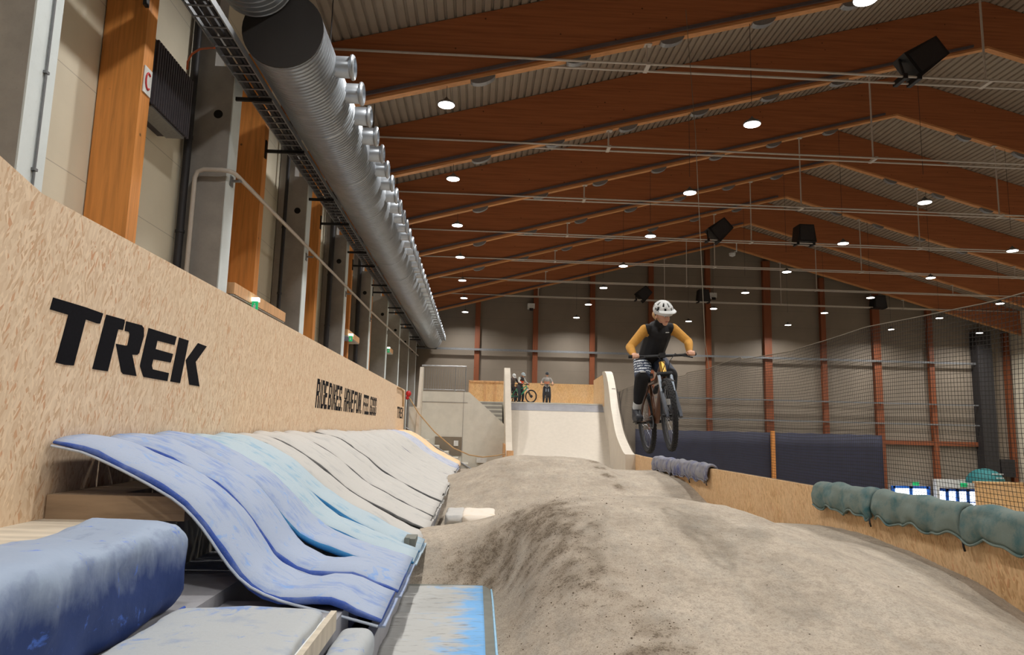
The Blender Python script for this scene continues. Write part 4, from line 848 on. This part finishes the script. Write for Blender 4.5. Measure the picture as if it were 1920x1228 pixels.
# ================================================================ BICYCLES AND RIDERS
def pmat(name, c, r=.5, m=0): 
    if name not in M: M[name] = plain(name, c, r, m, .08, 25)
    return name
pmat('tyre', (34,33,34), .85); pmat('rim', (60,62,66), .4, .3); pmat('spoke', (140,142,146), .35, .8); pmat('gold', (214,170,84), .3, .7); pmat('silver', (176,188,202), .3, .6)
pmat('rubber', (24,24,26), .7); pmat('forkgrey', (70,74,82), .35, .3)
def bicycle(name, label, frame_col, detail=True, group=None, steer=0, yoff=0):
    """bike-local axes: x forward, y the rider's left, z up; origin midway between the axles"""
    t = thing(name, label, 'bicycle', (0,0,0), group); fm = pmat('frame_'+label.split()[0]+str(frame_col[0]), frame_col, .35, .2)
    RW, FW, BB, HT, HB, ST = Vector((-.6,0,0)), Vector((.6,0,0)), Vector((-.15,0,-.02)), Vector((.30,0,.585)), Vector((.345,0,.46)), Vector((-.30,0,.42))
    b = MB()
    b.tube([HB, (.1,0,.2), BB], [.036,.04,.034], 10); b.tube([HT-Vector((0,0,.03)), (0,0,.42), ST], [.028,.026,.02], 10); b.tube([BB, ST], [.026,.02], 10)
    for s in (-1, 1):
        b.tube([BB+Vector((-.03,s*.035,.02)), (-.35,s*.065,.0), (-.6,s*.075,0)], [.018,.013,.012], 8); b.tube([ST+Vector((0,s*.02,-.03)), (-.45,s*.065,.2), (-.6,s*.075,0)], [.014,.011,.011], 8)
    b.build('frame', fm, t, True)
    b = MB(); b.tube([HB, HT], .033, 12); b.build('head_tube', 'gold' if detail else fm, t, True)
    if detail:
        b = MB(); b.tube([(-.12,0,.3),(.06,0,.36)], .018, 8); b.tube([(-.09,0,.31),(.0,0,.345)], .03, 10); b.build('rear_shock', 'rubber', t, True)
    b = MB(); b.tube([ST-Vector((0,0,.06)), (-.325,0,.50)], .0155, 8); b.build('seat_post', 'rubber', t, True)
    b = MB(); b.prism([(-.46,-.07,.50),(-.46,.07,.50),(-.38,.07,.505),(-.28,.03,.505),(-.19,.018,.50),(-.19,-.018,.50),(-.28,-.03,.505),(-.38,-.07,.505)], (0,0,.03)); b.build('saddle', 'rubber', t)
    ax = Vector((HT-HB)).normalized()
    for s in (-1, 1):
        b = MB(); b.tube([HB+Vector((.035,s*.065,-.02)), Vector((.45,s*.065,.22))], .018, 8); b.build('fork_stanchion', 'silver', t, True)
        b = MB(); b.tube([Vector((.44,s*.068,.25)), Vector((.575,s*.07,.02)), Vector((.60,s*.068,-.025))], [.026,.024,.02], 8); b.build('fork_leg', 'forkgrey' if detail else 'rubber', t, True)
    b = MB(); b.tube([HB+Vector((.03,-.08,-.01)), HB+Vector((.03,.08,-.01))], .026, 8); b.build('fork_crown', 'rubber', t, True)
    if detail:
        b = MB(); b.grid(8, 8, lambda u, v: Vector((.45+.2*(u-.5)*1.6, .045*(v-.5)*2, .40-.10*abs(u-.5)-.02*abs(v-.5)))); o = b.build('mudguard', 'rubber', t, 'all', fix=False); o.modifiers.new('s', 'SOLIDIFY').thickness = .004
    for c, nm in ((RW, 'rear_wheel'), (FW, 'front_wheel')):
        b = MB(); n = 40; b.tube([c+Vector((.335*math.cos(a),0,.335*math.sin(a))) for a in [2*math.pi*k/n for k in range(n)]], .029, 8, closed=True)
        if detail:
            for k in range(60):
                a = 2*math.pi*k/60
                for s in (-1, 0, 1):
                    aa = a+.05*(s != 0); d = Vector((math.cos(aa),0,math.sin(aa))); q = c+d*(.335+.026*(1 if s == 0 else .8))+Vector((0,s*.017,0)); b.obox(q, d*.006, (0,.006,0), d.cross(Vector((0,1,0)))*.007)
        w = b.build(nm, 'tyre', t, True)
        if nm == 'front_wheel': w['_steer'] = steer
        b = MB(); b.tube([c+Vector((.30*math.cos(a),0,.30*math.sin(a))) for a in [2*math.pi*k/n for k in range(n)]], .0125, 6, closed=True); b.build('rim', 'rim', w, True)
        b = MB()
        for k in range(28):
            a = 2*math.pi*k/28; s = 1 if k % 2 else -1; d = Vector((math.cos(a),0,math.sin(a))); b.tube([c+d*.02+Vector((0,s*.03,0)), c+d*.295], .0012 if detail else .0016, 3)
        b.build('spokes', 'spoke', w)
        b = MB(); b.tube([c+Vector((0,-.07,0)), c+Vector((0,.07,0))], .017, 10); b.lathe(c+Vector((0,.045,0)), (0,1,0), [(.03,0),(.085,.0),(.085,.003),(.03,.003)], 20); b.build('hub', 'rubber', w, True)
    b = MB(); b.tube([BB+Vector((0,-.07,0)), BB+Vector((0,.07,0))], .02, 10); b.lathe(BB+Vector((0,-.05,0)), (0,1,0), [(.03,0),(.075,0),(.075,.004),(.03,.004)], 24)
    b.tube([BB+Vector((0,-.075,0)), BB+Vector((-.17,-.085,-.0))], .013, 6); b.tube([BB+Vector((0,.075,0)), BB+Vector((.17,.085,0))], .013, 6); b.build('crankset', 'rubber', t, True)
    for s in (-1, 1):
        c = BB+Vector((.17*s,s*.145,0)); b = MB(); b.box(c.x-.05,c.x+.05,c.y-.05,c.y+.05,c.z-.008,c.z+.008); b.build('pedal', 'rubber', t)
    b = MB(); cp = [BB+Vector((.06*math.cos(a),-.05,.07*math.sin(a))) for a in [math.radians(x) for x in range(-80,100,30)]] + [RW+Vector((.03*math.cos(a),-.05,.035*math.sin(a))) for a in [math.radians(x) for x in range(90,280,30)]]; b.tube(cp, .004, 4, closed=True); b.build('chain', 'spoke', t)
    h = thing('x', '', ''); C.objects.unlink(h); bpy.data.objects.remove(h)
    by = .02 if detail else 0; zb_ = .655; sw = .34
    b = MB(); b.tube([HT, HT+ax*.05, Vector((.33,0,.645))], .02, 8); b.box(.30,.37,-.03,.03,.63,.68); b.build('stem', 'rubber', t, True)
    b = MB(); b.tube([(.27,-.35+by,zb_+.01),(.31,-.2+by,zb_),(.34,-.06+by,zb_-.005),(.34,.06+by,zb_-.005),(.31,.2+by,zb_),(.27,.35+by,zb_+.01)], .0145, 8); hb = b.build('handlebar', 'rubber', t, True)
    for s in (-1, 1):
        b = MB(); b.tube([(.285,s*.235+by,zb_+.004),(.265,s*.37+by,zb_+.012)], .018, 8); b.build('grip', 'rubber', hb, True)
        b = MB(); b.tube([(.31,s*.2+by,zb_-.005),(.36,s*.22+by,zb_-.02),(.34,s*.31+by,zb_-.035)], .008, 6); b.build('brake_lever', 'rubber', hb, True)
    for o in list(t.children):
        if '_steer' in o:
            w0 = Vector(o['_o']); ofs = Vector((c.x,c.y,c.z))-w0; o.rotation_euler.z = o['_steer']; dl = ofs-Matrix.Rotation(o['_steer'],3,'Z')@ofs; o.location = o.location+dl; del o['_steer']
    if detail:
        b = MB(); b.tube([(.33,.18,.645),(.42,.12,.66),(.44,.05,.58),(.40,.03,.48)], .004, 5); b.tube([(.33,-.18,.645),(.42,-.08,.64),(.43,0,.55),(.39,-.03,.47)], .004, 5); b.build('brake_hose', 'rubber', t, True)
    return t
def capset(caps):
    b = MB()
    for c in caps:
        if len(c) == 2: b.ball(c[0], c[1], 16, 12)
        else:
            p0, p1, r0, r1 = Vector(c[0]), Vector(c[1]), c[2], c[3]; n = 8; d = (p1-p0); L = d.length; a = d/L
            pts = [p0-a*r0*math.cos(x) for x in [math.pi/2*k/4 for k in range(4)]] + [p0, p1] + [p1+a*r1*math.sin(math.pi/2*k/4) for k in range(1, 5)]
            rs = [max(.0008, r0*math.sin(x)) for x in [math.pi/2*k/4 for k in range(4)]] + [r0, r1] + [max(.0008, r1*math.cos(math.pi/2*k/4)) for k in range(1, 5)]
            b.tube(pts, rs, 12)
    return b
def blob(name, caps, m, parent, vox=.009, sm=4):
    o = capset(caps).build(name, m, parent, 'all'); r = o.modifiers.new('r', 'REMESH'); r.mode = 'VOXEL'; r.voxel_size = vox; r.use_smooth_shade = True
    if sm: s = o.modifiers.new('s', 'SMOOTH'); s.iterations = sm; s.factor = .5
    return o
def limb(pts, rs): return [(pts[i], pts[i+1], rs[i], rs[i+1]) for i in range(len(pts)-1)]
def V(*a): return Vector(a)
def person(name, label, J, top, legs, look, vox=.01, helmet='white', glove=None, hands_hi=False, extra=None):
    """J: joint positions in local axes (x forward, y left, z up)"""
    t = thing(name, label, 'person', (0,0,0)); sk = pmat('skin', (214,164,136), .55)
    pel, che, nck, hd = J['pelvis'], J['chest'], J['neck'], J['head']; f = look.normalized(); up = J.get('up', (hd-nck)).normalized(); side = up.cross(f).normalized(); f = side.cross(up).normalized()
    body = [(pel, che, .125, .135), (che, nck, .11, .055), (nck, hd+up*-.02, .05, .05), (hd, hd-up*.04+f*.035, .082, .058), (hd+up*.03-f*.01, hd+up*.04, .088, .088), (hd-up*.075+f*.05, hd-up*.09+f*.055, .032, .03),
            (hd+f*.085-up*.005, hd+f*.108-up*.032, .011, .014), (hd+side*.085-f*.0-up*.01, hd+side*.086-up*.035, .014, .012), (hd-side*.085-up*.01, hd-side*.086-up*.035, .014, .012)]
    hands = []
    for s in ('R', 'L'):
        sh, el, ha = J['sh'+s], J['el'+s], J['ha'+s]; body += [(che, sh, .09, .06)] + limb([sh, el, el.lerp(ha,.3), ha], [.055,.042,.044,.028])
        hp, kn, an, to = J['hip'+s], J['kn'+s], J['an'+s], J['to'+s]; body += [(pel, hp, .11, .095)] + limb([hp, kn, kn.lerp(an,.35), an], [.092,.06,.058,.038]) + [(an, to, .034, .026)]
        d = (ha-el).normalized(); k = 1 if s == 'R' else -1; sd = V(0,-k,0)         # palm wraps down over the grip
        fwd = V(1,0,0); palm = ha+V(.0,0,.005)
        hands += [(ha, ha+V(.035,0,.0), .028, .026)]
        for q in range(4):
            L = (.95,1.05,1.0,.8)[q]; o = V(.045, 0, .0)+V(0,k*(.030-.02*q),0)*-1
            a0 = ha+o+V(0,0,.006); a1 = a0+V(.034*L,0,-.012); a2 = a1+V(.006,0,-.028*L); a3 = a2+V(-.022*L,0,-.008); hands += [(a0,a1,.0095,.009),(a1,a2,.009,.0085),(a2,a3,.0085,.0075)]
        th = ha+V(.01,k*.03,-.0); hands += [(th, th+V(.03,k*.016,-.014), .011, .010), (th+V(.03,k*.016,-.014), th+V(.045,k*.004,-.03), .010, .008)]
    blob('body', body+hands, sk, t, vox if not hands_hi else .0065, 3)
    if glove: 
        for s in ('R', 'L'): ha = J['ha'+s]; blob('glove', [(ha-V(.02,0,0), ha+V(.05,0,0), .035, .036), (ha+V(.05,0,0), ha+V(.06,0,-.03), .034, .028)], glove, t, vox)
    # face
    for k in (-1, 1):
        e = hd+f*.083+side*.031*k+up*.004; b = MB(); b.ball(e, .011, 10, 8); o = b.build('eye', 'plate', t, 'all'); b = MB(); b.ball(e+f*.007, .0062, 8, 6); b.build('iris', 'rubber', o, 'all')
        b = MB(); b.tube([e+up*.018+side*-.014+f*.004, e+up*.022+f*.006, e+up*.018+side*.014+f*.002], .0035, 5); b.build('eyebrow', pmat('brow', (120,84,54), .8), t, True)
    b = MB(); m0 = hd+f*.088-up*.062; b.tube([m0-side*.02-f*.006, m0+f*.002, m0+side*.02-f*.006], .0055, 6); b.build('mouth', pmat('lips', (172,88,84), .5), t, True)
    # clothes
    tp, cuff = top
    for s in ('R', 'L'):
        sh, el, ha = J['sh'+s], J['el'+s], J['ha'+s]; e = el.lerp(ha, .9 if cuff == 'long' else .0)
        if cuff == 'short': blob('sleeve', [(che.lerp(sh,.6), sh, .085, .07), (sh, sh.lerp(el,.75), .07, .058)], tp[1], t, vox)
        else: blob('sleeve', [(che.lerp(sh,.6), sh, .08, .062)] + limb([sh, el, el.lerp(ha,.3), e], [.062,.047,.048,.034]), tp[1], t, vox)
    shm = J['shR'].lerp(J['shL'], .5)
    blob('vest' if 'rider' in name or True and tp[0] == 'black' else 'jersey', [(pel+ (che-pel)*.05, che, .142, .15), (che, J['shR'].lerp(shm,.22), .115, .07), (che, J['shL'].lerp(shm,.22), .115, .07), (che, nck.lerp(hd,.15), .10, .062), (pel, J['hipR'], .13, .105), (pel, J['hipL'], .13, .105)], tp[0], t, vox)
    if len(tp) > 2:
        b0 = pel.lerp(che, .55); b1 = pel.lerp(che, .8); blob('chest_band', [(b0, b1, .151, .154)], tp[2], t, vox)
    for s in ('R', 'L'):
        hp, kn, an, to = J['hip'+s], J['kn'+s], J['an'+s], J['to'+s]
        blob('shorts_leg' if legs[1] != legs[0] else 'trouser_leg', [(pel, hp, .13, .115)] + limb([hp, hp.lerp(kn,.97)], [.115,.085]), 'shortsnavy' if (s == 'L' and legs[0] == 'shorts_print') else legs[0], t, vox)
        blob('knee_guard' if legs[1] != legs[0] else 'trouser_leg', limb([kn.lerp(hp,.12), kn, kn.lerp(an,.4), kn.lerp(an,.86 if legs[1] == legs[0] else .72)], [.082,.082,.072,.052]), legs[1], t, vox)
        if legs[1] != legs[0]: blob('sock', [(kn.lerp(an,.76), kn.lerp(an,.92), .052, .05)], 'plate', t, vox)
        d = (to-an); d.z = 0; d = d.normalized() if d.length > .01 else V(1,0,0); z0 = to.z
        heel = V(an.x, an.y, to.z)-d*.05
        shoe = blob('shoe', [(an+V(0,0,.02), heel+d*.02+V(0,0,.015), .05, .05), (heel+V(0,0,.01), to+d*.02+V(0,0,.005), .047, .044), (an-V(0,0,.02)+d*.02, to-d*.04+V(0,0,.02), .052, .044)], legs[2], t, vox)
        b = MB(); b.prism([heel-d*.04+V(-d.y,d.x,0)*.036+V(0,0,-.036), to+d*.03+V(-d.y,d.x,0)*.032+V(0,0,-.036), to+d*.03-V(-d.y,d.x,0)*.032+V(0,0,-.036), heel-d*.04-V(-d.y,d.x,0)*.036+V(0,0,-.036)], (0,0,.012)); b.build('sole', 'rubber', shoe)
    # helmet: shell with open vents over a dark liner
    if helmet:
        hc = hd+up*.045-f*.006; hm = {'white':'plate'}.get(helmet, helmet); b = MB(); na, ne = 48, 16
        def sp(a, e, sc=1): 
            brim = 1.0 + .0*a
            return hc + (f*math.cos(a)*.13 + side*math.sin(a)*.102)*math.cos(e)*sc + up*(math.sin(e)*.108*sc)
        vs = []; fs = []; e0 = -.32
        for j in range(ne+1):
            e = e0+(math.pi/2-.02-e0)*j/ne
            for i in range(na): vs.append(sp(2*math.pi*i/na, e if j else e0-.12*(math.cos(2*math.pi*i/na) < 0)))
        for j in range(ne):
            for i in range(na):
                vent = (3 <= j <= 6 or 8 <= j <= 11) and (i+(2 if j > 7 else 0)) % 6 in (1, 2) and not (j in (3, 11) and (i % 6) == 2)
                if not vent: fs.append((j*na+i, j*na+(i+1) % na, (j+1)*na+(i+1) % na, (j+1)*na+i))
        fs.append(tuple(ne*na+i for i in range(na)))
        b.add(vs, fs); h = b.build('helmet', hm, t, 'all'); q = h.modifiers.new('s', 'SOLIDIFY'); q.thickness = .014; q.offset = -1
        b = MB(); vs = [sp(2*math.pi*i/32, e0+(math.pi/2-e0)*j/10*.99, .86) for j in range(11) for i in range(32)]
        b.add(vs, [(j*32+i, j*32+(i+1) % 32, (j+1)*32+(i+1) % 32, (j+1)*32+i) for j in range(10) for i in range(32)]); b.build('liner', 'rubber', h, 'all')
        if helmet != 'cap':
            b = MB(); b.grid(12, 4, lambda u, v: (lambda a: hc+(f*math.cos(a)*(.128+.042*v*math.cos(a*1.1))+side*math.sin(a)*(.104+.03*v))*1.0+up*(.012-.022*v+.014*math.cos(a)))((u-.5)*2.1)); o = b.build('visor', hm, h, 'all', fix=False); o.modifiers.new('s', 'SOLIDIFY').thickness = .006
        for k in (-1, 1):
            b = MB(); b.tube([hc+side*.1*k-up*.04, hd+side*.08*k-up*.06+f*.01, hd+side*.03*k-up*.115+f*.03, hd-up*.125+f*.035], .005, 5); b.build('strap', 'rubber', h, True)
    if extra: extra(t, J, hd, f, up, side)
    return t
# --- the flying rider
O_ = Vector((2.02,7.85,.15)); tilt = .07
MW = Matrix.Translation(O_) @ Matrix.Rotation(-tilt, 4, 'Y') @ Matrix.Rotation(-math.pi/2, 4, 'Z') @ Matrix.Rotation(-.055, 4, 'Y')
bk = bicycle('mountain_bike', 'dark mountain bike with gold head tube, airborne under the jumping rider', (92,58,36), steer=-.09); bk.matrix_world = MW
J = dict(pelvis=V(-.42,.05,.73), chest=V(-.03,.075,.965), neck=V(.09,.08,1.065), head=V(.215,.085,1.135), shR=V(.02,-.085,1.0), shL=V(.02,.235,1.0), elR=V(.08,-.285,.80), elL=V(.10,.375,.83), haR=V(.255,-.285,.68), haL=V(.255,.325,.685),
 hipR=V(-.42,-.03,.70), hipL=V(-.42,.14,.70), knR=V(-.08,-.14,.47), knL=V(-.02,.17,.48), anR=V(-.36,-.17,.13), anL=V(-.06,.15,.13), toR=V(-.22,-.175,.03), toL=V(.10,.15,.035), up=V(.55,.05,.9))
pmat('mustard', (206,150,66), .85); pmat('vestblack', (22,21,24), .8); pmat('shortsnavy', (40,50,72), .7); pmat('kneeblack', (26,25,27), .85); pmat('shoeblack', (34,36,44), .6)
def shorts_mat():
    a = N('printed_shorts'); v = a.geo((1,1,1), obj=True); w = a.n('ShaderNodeTexWave', i_Scale=9.0, i_Distortion=2.5, i_Detail=2.0); w.bands_direction = 'Z'; a.l(v, w.inputs['Vector'])
    n = a.noise(v, 38, 2); m = a.math('MULTIPLY', a.math('GREATER_THAN', w.outputs['Fac'], .55), a.math('GREATER_THAN', n, .46)); sp = a.n('ShaderNodeSeparateXYZ'); a.l(v, sp.inputs[0])
    m = a.math('MULTIPLY', m, a.math('GREATER_THAN', sp.outputs[2], .13)); a.col(a.mix(m, lin((38,50,74)), lin((206,212,216)))); return a.fin(.7)
M['shorts_print'] = shorts_mat()
def rider_extra(t, J, hd, f, up, side):
    b = MB(); c = hd-f*.05-up*.0
    b.ball(c-up*.02, (.085,.09,.075), 14, 10); o = b.build('hair', pmat('blond_hair', (196,158,112), .8), t, 'all')
    b = MB(); base = hd+f*.02+up*.06-side*.112
    for k, ch in enumerate('POC'):
        for a0, b0, a1, b1 in GL[ch]:
            q = base+f*(-.02+.028*k); w = .022; hgt = .026
            pts = [q+f*(a*w)+up*(bb*hgt) for a, bb in ((a0,b0),(a1,b0),(a1,b1),(a0,b1))]; b.prism([p+side*.0 for p in pts], -side*.003)
    b.build('lettering', 'rubber', t)
    b = MB(); b.obox(J['chest']+V(.135,.06,-.02), (.002,0,0), (0,.03,0), (0,0,.005)); b.build('chest_print', 'plate', t)
    b = MB(); b.obox(J['knR']+V(.078,.0,.06), (.002,0,0), (0,.03,0), (0,0,.006)); b.build('knee_print', 'plate', t)
pr_ = person('rider', 'person in white helmet, black vest and mustard sleeves jumping a bicycle', J, (('vestblack','mustard'), 'long'), ('shorts_print','kneeblack','shoeblack'), V(.85,.34,-.42), .008, 'white', None, True, rider_extra)
pr_.matrix_world = MW
# --- the waiting riders on the deck
DZK = 1.44+.364
def placed(o, x, y, rot, z=DZK): o.matrix_world = Matrix.Translation((x, y, z)) @ Matrix.Rotation(rot, 4, 'Z')
def stand(dy=.0, lean=0):
    return dict(pelvis=V(-.12,dy,.56), chest=V(.0,dy,.93), neck=V(.03,dy,1.08), head=V(.07,dy,1.22), shR=V(.0,-.18+dy,1.0), shL=V(.0,.18+dy,1.0), elR=V(.06,-.30+dy,.80), elL=V(.06,.30+dy,.80), haR=V(.24,-.30,.70), haL=V(.24,.30,.70),
     hipR=V(-.1,-.10+dy,.5), hipL=V(-.1,.10+dy,.5), knR=V(.0,-.16+dy,.08), knL=V(.0,.16+dy,.08), anR=V(-.05,-.17+dy,-.28), anL=V(-.05,.17+dy,-.28), toR=V(.1,-.18+dy,-.325), toL=V(.1,.18+dy,-.325))
pmat('jgrey', (196,196,188), .8); pmat('jorange', (216,86,44), .8); pmat('jblack', (44,40,40), .8); pmat('redglove', (170,36,44), .7); pmat('trouser', (46,48,54), .8); pmat('tshirt', (160,158,154), .8); pmat('paleorange', (206,138,110), .8); pmat('helmgrey', (170,182,186), .5); pmat('helmblack', (40,46,52), .5); pmat('brownjersey', (84,74,70), .8)
b2 = bicycle('mountain_bike', 'green mountain bike standing on the deck under the second waiting rider', (72,170,128), False); placed(b2, 2.45, 39.5, -.55)
J2 = stand(); J2['head'] = V(.12,-.02,1.16); J2['neck'] = V(.06,0,1.05)
p2 = person('waiting_rider', 'person in grey helmet, orange-banded jersey and red gloves on the green bike', J2, (('jblack','jgrey','jorange'), 'long'), ('trouser','trouser','shoeblack'), V(.9,-.2,-.1), .016, 'helmgrey', 'redglove'); placed(p2, 2.45, 39.5, -.75)
b3 = bicycle('mountain_bike', 'dark mountain bike facing the camera on the deck', (60,60,66), False); placed(b3, 3.85, 39.4, -math.pi/2-.05)
p3 = person('waiting_rider', 'person in grey T-shirt with faded orange band standing over the front-facing bike', stand(), (('tshirt','tshirt','paleorange'), 'short'), ('trouser','trouser','shoeblack'), V(.9,.1,0), .016, 'helmblack'); placed(p3, 3.85, 39.4, -math.pi/2-.05)
b1 = bicycle('mountain_bike', 'dark bike half hidden behind the ramp side wall on the deck', (90,30,40), False); placed(b1, 2.12, 40.2, -1.25)
J1 = stand(); J1['head'] = V(.12,0,1.14)
p1 = person('waiting_rider', 'person in white helmet and dark jersey half hidden by the ramp side wall', J1, (('brownjersey','jblack'), 'long'), ('trouser','trouser','shoeblack'), V(1,0,0), .016, 'white', None); placed(p1, 2.0, 40.2, -1.15)
# ---------------------------------------------------------------- tidy
for o in bpy.data.objects:
    if '_o' in o: del o['_o']
